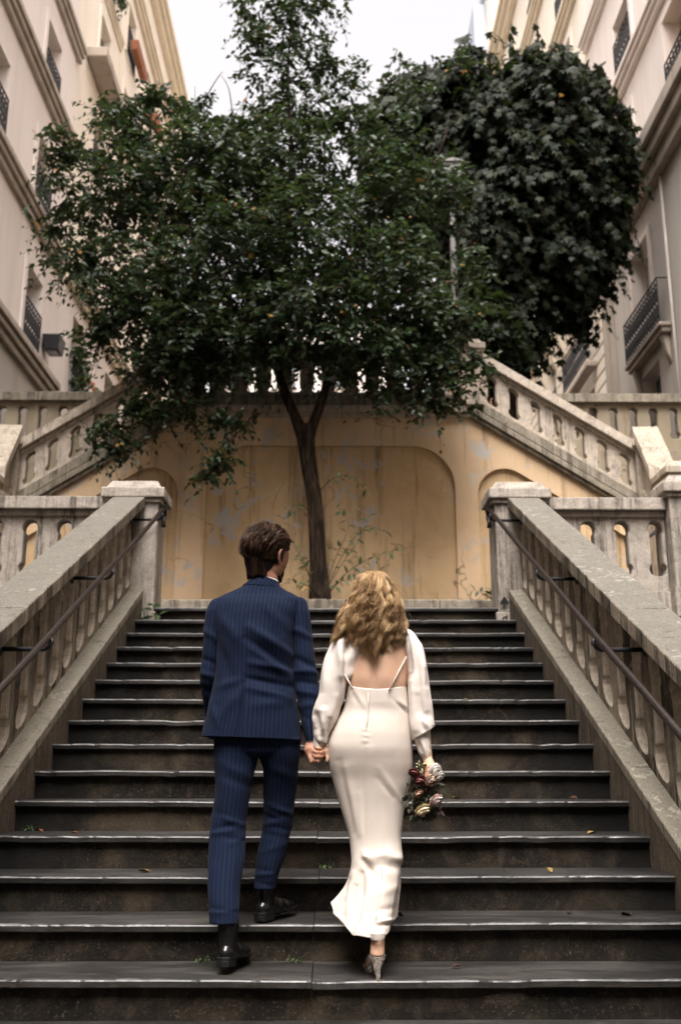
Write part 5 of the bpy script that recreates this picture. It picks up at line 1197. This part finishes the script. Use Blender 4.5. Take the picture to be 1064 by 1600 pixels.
loft_cloth('gown_sleeve', QL, 120, 64, M['satin_sleeve'], gown, QF, ((.003, 14, 7), (.001, 34, 18)), 2.1, thick=.002, gain=1.5)
QR = [(982,626,633,4.285,.02),(986,623,643,4.285,.045),(994,625,651,4.28,.060),(1010,628,659,4.275,.070),(1030,633.5,664.5,4.27,.073),(1064,636.5,670,4.268,.075),(1090,637.5,672.5,4.268,.076),(1111,639,674.2,4.268,.076,-1),(1128,640.5,676,4.266,.076,-5),(1140,642,678,4.265,.076,-9),(1146,643,679,4.265,.075,-11)]
QRF = [(634,995,640,1060,4,-.010),(632,1000,637,1050,4,.007),(648,1000,655,1120,5,-.008),(656,1010,664,1110,5,.008),(643,1060,648,1140,5,.008),(650,1090,662,1140,5,-.009),(666,1080,676,1132,5,.009),(640,1110,646,1150,4,.006),(655,1120,668,1142,4,.010),(661,1050,668,1120,4,-.006)]
loft_cloth('gown_sleeve', QR, 110, 64, M['satin_sleeve'], gown, QRF, ((.003, 14, 7), (.001, 34, 18)), 2.1, thick=.002, gain=1.6)
loft_cloth('cuff', [(1140,491,512,4.285,.040),(1158,489.5,510,4.287,.034),(1166,489.5,509,4.288,.032),(1169,490,508.5,4.288,.031)], 24, 40, M['satin_sleeve'], gown, [(495,1155,505,1166,3,-.005)], ((.0025, 40, 20),), 2.1, thick=.0015)
loft_cloth('cuff', [(1125,645,671,4.262,.055),(1150,646,672.5,4.255,.050),(1165,650,673,4.248,.045),(1176,654,672,4.245,.039,-1),(1184,660,672.5,4.243,.030,-1.5),(1187,661,672,4.243,.027,-1.5)], 50, 44, M['satin_sleeve'], gown, [(652,1160,660,1182,3,-.007),(668,1172,673,1180,2.5,.005),(656,1150,664,1180,3,.005),(665,1160,669,1184,2.5,-.004)], ((.003, 30, 18),), 2.1, thick=.0015)
# glitter court shoe with slim heel and ankle straps
s_ = MB()
for dz, dy, r_ in ((-.035,-.004,.027),(-.050,-.006,.030),(-.064,-.002,.031)): s_.ball(hc+Vector((-.002,dy,dz)), (r_, r_*.85, .022), 16, 10)
s_.tube([hc+Vector((-.003,-.012,-.07)), hc+Vector((-.003,-.024,-.095)), hc+Vector((-.002,-.032,-.118)), hc+Vector((-.001,-.036,-.145))], [.024,.0145,.0098,.0085], 14)
s_.tube([hc+Vector((-.003,.01,-.082)), hc+Vector((-.010,.06,-.112)), hc+Vector((-.016,.11,-.134)), hc+Vector((-.018,.17,-.137))], [.020,.026,.032,.028], 12)
cshoe = remesh_union('shoe', s_, M['glitter'], wom, .004, 3)
for s in (-1, 1):
    m = MB(); m.tube([hc+Vector((s*.027,.01,-.058)), hc+Vector((s*.034-.008,.07,-.085)), hc+Vector((s*.030-.012,.10,-.112))], .0045, 8); m.build('strap', M['glitter'], cshoe, smooth=True)
# hair: skull cap, then long waved locks
cap = MB(); cap.ball((0,-.02,.030), (.079,.098,.092), 32, 24); capm = MB()
capm.add([tuple(HW @ Vector(v)) for v in cap.v], [f for f in cap.f if all(cap.v[i][1] < .05 and cap.v[i][2] > -.075-.2*0 for i in f)])
hair = capm.build('hair', M['hairbase_w'], wom, smooth=True)
q = np.random.default_rng(12); nl, ns, k = 96, 46, 44; paths = []; tones = []
HWi = np.array(HW)
for li in range(nl):
    lay = li % 2                                                    # inner and outer layer
    u = (li+.5)/nl; az = R(-112+224*u)+q.normal(0, .05)            # 0 = straight back
    top = np.array([.010*q.normal(), .02+.03*q.normal(), .118])
    eq = np.array([math.sin(az)*(.080+.006*lay), -.02-math.cos(az)*(.100+.008*lay), .012+.012*q.normal()])
    xe = 583+math.sin(az)*(40+7*q.random())+q.normal(0, 3); ye = 1022-24*abs(math.sin(az))**1.5+q.normal(0, 7)-7*lay
    if az < R(-62): xe -= 6+10*q.random(); ye = 1002+q.normal(0, 5)
    e_ = at(xe, ye, 4.172+.05*abs(math.sin(az))-.012*lay+q.normal(0, .006))
    ph = (li//3)*2.1+q.normal(0, .45); amp = q.uniform(.006, .0105)*(1.15 if lay else .8); per_ = .112+.014*math.sin(li*.5)+q.normal(0, .006); sp = q.uniform(.0030, .0056)
    tn = np.clip(.55+.30*math.sin((li//3)*2.4)+q.normal(0, .14)+.10*lay-.25*(abs(az) > R(80)), 0, 1)
    for si in range(ns):
        j = np.clip(q.normal(0, 1, 3), -1.9, 1.9)
        P0 = HWi[:3, :3]@(top+np.array([.012*j[0], .012*j[1], 0]))+HWi[:3, 3]; P1 = HWi[:3, :3]@(np.array([math.sin(az)*.055, -.02-math.cos(az)*.07, .095])+.0035*j)+HWi[:3, 3]
        P2 = HWi[:3, :3]@(eq+.0040*j)+HWi[:3, 3]; P3 = e_+np.array([sp*j[0], sp*.8*j[1], sp*1.6*j[2]])
        mid = np.array([P2[0]*.55+P3[0]*.45+.012*math.sin(az), min(P2[1], P3[1])*.55+max(P2[1], P3[1])*.45-.012, P2[2]*.55+P3[2]*.45])+.004*j
        ctl = np.array([P0, P1, P2, mid, P3]); tt = np.linspace(0, 1, k); out = np.empty((k, 3))
        for i, t_ in enumerate(tt):
            s4 = t_*4; a = min(int(s4), 3); f = s4-a; p0, p1, p2, p3 = ctl[max(a-1, 0)], ctl[a], ctl[a+1], ctl[min(a+2, 4)]
            out[i] = .5*(2*p1+(p2-p0)*f+(2*p0-5*p1+4*p2-p3)*f*f+(3*p1-p0-3*p2+p3)*f**3)
        seglen = np.concatenate([[0], np.cumsum(np.linalg.norm(np.diff(out, axis=0), axis=1))])
        wv = np.clip((tt-.26)/.3, 0, 1)*(.75+.75*tt); w_ = seglen/per_*2*math.pi+ph+.10*j[2]
        out[:, 0] += amp*wv*np.sin(w_); out[:, 1] += .8*amp*wv*np.cos(w_); out[:, 2] += .3*amp*wv*np.cos(2*w_)*tt
        paths.append(out); tones.append(np.clip(tn+q.normal(0, .10), 0, 1))
# flyaway wisps
for i in range(70):
    s = 1 if i % 2 else -1; a = q.uniform(.2, 1.2); st0 = np.array(HW @ Vector((s*.08*math.sin(a), -.03, .03+.08*math.cos(a)))); L_ = q.uniform(.04, .10)
    d = np.array([s*q.uniform(.3, 1), q.normal(0, .4), q.uniform(-1, .5)]); c_ = q.normal(0, 1, 3); tt = np.linspace(0, 1, k)[:, None]
    paths.append(st0+d*L_*tt+np.array([0, 0, -1])*L_*tt**2*.8+.012*np.sin(tt*5+c_[0])*c_[None]*tt*.6); tones.append(.8)
strands('hair_locks', np.array(paths), .00115, M['hair_w'], hair, tone=tones)
m = MB()
for x, y_ in ((573,902.5),(578,900.5),(588,900.5),(592,902)): m.ball(to_v(x, y_, 4.25), (.006,.005,.004), 8, 6)
tag(m.build('hair_pearl', plain('pearl', (.75,.70,.62), .25, .6, 0, .05), hair, smooth=True), kind='stuff')

# =============================== the bouquet in her hand
bq = thing('bouquet', 'bouquet of cream and blush roses with dark foliage hanging head down from her hand', 'bouquet', to_v(664,1215,4.2))
grip = np.array(to_v(664,1203,4.20)); q = np.random.default_rng(31)
M['stem'] = plain('green_stem', (.05,.075,.025), .5, .4, 0, .4, 60); M['stemcut'] = plain('stem_cut', (.55,.5,.32), .7, .3)
heads = [(680,1204,.024,'white'),(686,1213,.022,'white'),(674,1219,.025,'blush'),(681,1250,.027,'pink'),(661,1266,.031,'cream'),(656,1219,.024,'mauve'),(647,1208,.020,'mauve'),(653,1240,.018,'dusty')]
for i in range(17):
    an = q.uniform(0, 6.28); tip = np.array(to_v(659+10*math.cos(an)*q.uniform(.4,1), 1198+10*math.sin(an)*q.uniform(.4,1), 4.135+q.uniform(0,.03)))
    if i < len(heads): end = np.array(to_v(heads[i][0], heads[i][1]-5, 4.165))
    else: end = np.array(to_v(q.uniform(650,684), q.uniform(1225,1262), 4.21+q.normal(0,.02)))
    m = MB(); m.tube([tip, grip+q.normal(0, .006, 3), (grip+end)/2+q.normal(0, .01, 3), end], [.003,.003,.0026,.002], 6); st_ = m.build('stem', M['stem'], bq, smooth=True)
    m = MB(); m.ball(tip, .0036, 8, 6); m.build('cut_end', M['stemcut'], st_, smooth=True)
rc = dict(white=(.85,.81,.76), blush=(.74,.56,.45), pink=(.84,.68,.64), cream=(.83,.71,.48), mauve=(.24,.08,.08), dusty=(.42,.27,.2))
for kx, vx in rc.items(): M['rose_'+kx] = plain('petal_'+kx, vx, .55, .3, 0, .12, 90, .05)
for (x, y_, r_, kx) in heads:
    c = np.array(to_v(x, y_, 4.150+q.normal(0, .006))); ax = unit(np.array([(x-660)*.02, -.55, -.70])+q.normal(0, .22, 3))
    a1 = unit(np.cross(ax, [0, 1, .2])); a2 = np.cross(ax, a1); m = MB()
    m.ball(c-ax*r_*.10, (r_*.52,)*3, 12, 8)
    for ring, (cnt, tilt, ln, rad0) in enumerate(((4, .02, .95, .30), (5, .16, 1.0, .46), (6, .36, 1.0, .60), (7, .70, .98, .72), (7, 1.05, .95, .78))):
        for p_ in range(cnt):
            b0 = 2*math.pi*(p_+.5*ring)/cnt+q.normal(0, .22); rad = a1*math.cos(b0)+a2*math.sin(b0); tan_ = np.cross(ax, rad); tl0 = tilt+q.normal(0, .12); l_ = ln*q.uniform(.85, 1.1)
            rowsv = []
            for iv in range(5):
                v_ = iv/4; bulge = math.sin(v_*math.pi*.9)*.16
                o_ = c-ax*r_*.55+(ax*v_*l_*1.15*math.cos(tl0*v_)+rad*(rad0*min(1, v_*1.8)+bulge+math.sin(tl0)*v_*v_*.5))*r_
                wd = r_*(.30+.55*math.sin(math.pi*min(1, .2+v_*.55)))*(.85+.06*ring)
                for iu in range(5):
                    u_ = (iu-2)/2; rowsv.append(o_+tan_*u_*wd-rad*abs(u_)**2*wd*.55-ax*(.14*abs(u_)**3*r_*v_))
            m.add(rowsv, [(iv*5+iu, iv*5+iu+1, iv*5+iu+6, iv*5+iu+5) for iv in range(4) for iu in range(4)])
    m.build('rose', M['rose_'+kx], bq, smooth=True, fix=False)
M['foliage_b'] = leafmat('bouquet_leaf', [(.012,.02,.010), (.02,.035,.016), (.03,.022,.015), (.03,.010,.010), (.05,.062,.04)], .5, .15, 0)
n_ = 420; px_ = np.concatenate([q.normal(665, 9, 280), q.normal(655, 9, 140)]); py_ = np.concatenate([q.uniform(1208, 1274, 280), q.uniform(1225, 1276, 140)])
base_ = np.array([to_v(a, b_, 4.205+q.normal(0, .024)) for a, b_ in zip(px_, py_)]); dirs = np.stack([(px_-664)*.02+q.normal(0, .38, n_), q.normal(-.1, .45, n_), -np.ones(n_)*.8+q.normal(0, .45, n_)], 1)
leaf_mesh('foliage', [leaf_arrays(base_, unit(dirs), unit(np.array([0, -1, .5])+q.normal(0, .4, (n_, 3))), q.uniform(.016, .036, n_), OVATE)], M['foliage_b'], bq)
sp = []
for i in range(120):
    o_ = np.array(to_v(q.normal(666, 9), q.uniform(1215, 1270), 4.20)); d = unit(np.array([q.normal(0.3, .8), q.normal(0, .5), q.normal(-.5, .6)])); L_ = q.uniform(.02, .055); tt = np.linspace(0, 1, 6)[:, None]
    sp.append(o_+d*L_*tt+np.array([0, 0, -.3])*L_*tt**2)
strands('dark_sprays', np.array(sp), .0016, plain('burgundy_spray', (.05,.012,.014), .6, .3, 0, .4, 80), bq)

# =============================== someone resting on the side steps, glimpsed through a slot of the sloping balustrade
sx_ = at(827, 640, 13.55)[0]; sz_ = 6.09-.184*(int((sx_-1.98)/.29)+1)
sit = thing('person', 'person in dark blue clothes glimpsed through a slot of the right sloping balustrade', 'person', (sx_, 13.6, sz_))
b = MB(); pv = lambda x, y, z: (sx_+x, 13.6+y, sz_+z)
b.tube([pv(-.02,0,.10), pv(-.04,0,.30), pv(0,0,.50), pv(.02,0,.56)], [.15,.145,.16,.07], 14); b.tube([pv(.02,0,.55), pv(.05,0,.66)], [.05,.05], 10)
add_x(b, head_shape(), xf(pv(.06,0,.76), R(-90), R(-6)))
for s in (-1, 1):
    b.tube([pv(0,s*.09,.09), pv(.36,s*.10,.10), pv(.44,s*.10,-.28)], [.075,.055,.04], 10); b.tube([pv(.44,s*.10,-.30), pv(.60,s*.11,-.33)], [.04,.035], 8)
    b.tube([pv(0,s*.17,.48), pv(.08,s*.19,.24), pv(.30,s*.09,.20)], [.05,.04,.03], 10)
    for f in range(4): b.tube([pv(.31,s*.09+.014*(f-1.5),.20), pv(.37,s*.08+.014*(f-1.5),.185)], [.009,.007], 6)
    b.tube([pv(.30,s*.06,.20), pv(.34,s*.04,.205)], [.010,.008], 6)
body = remesh_union('body', b, M['skin_m'], sit, .008, 3)
b = MB(); b.tube([pv(-.02,0,.05), pv(-.04,0,.30), pv(0,0,.50), pv(.02,0,.58)], [.165,.16,.175,.075], 14)
for s in (-1, 1): b.tube([pv(0,s*.17,.48), pv(.08,s*.19,.24), pv(.28,s*.10,.20)], [.06,.05,.04], 10)
remesh_union('jacket', b, plain('dark_blue_cloth', (.008,.012,.03), .85, .2, 0, .4, 30), sit, .01, 4)
b = MB()
for s in (-1, 1): b.tube([pv(-.05,s*.09,.09), pv(.36,s*.10,.10), pv(.44,s*.10,-.24)], [.10,.07,.055], 10)
remesh_union('trousers', b, plain('black_cloth', (.007,.007,.009), .85, .2, 0, .4, 30), sit, .01, 3)
b = MB(); b.ball(pv(.035,0,.80), (.10,.085,.085), 14, 10); remesh_union('hair', b, M['hairbase_m'], sit, .008, 2)
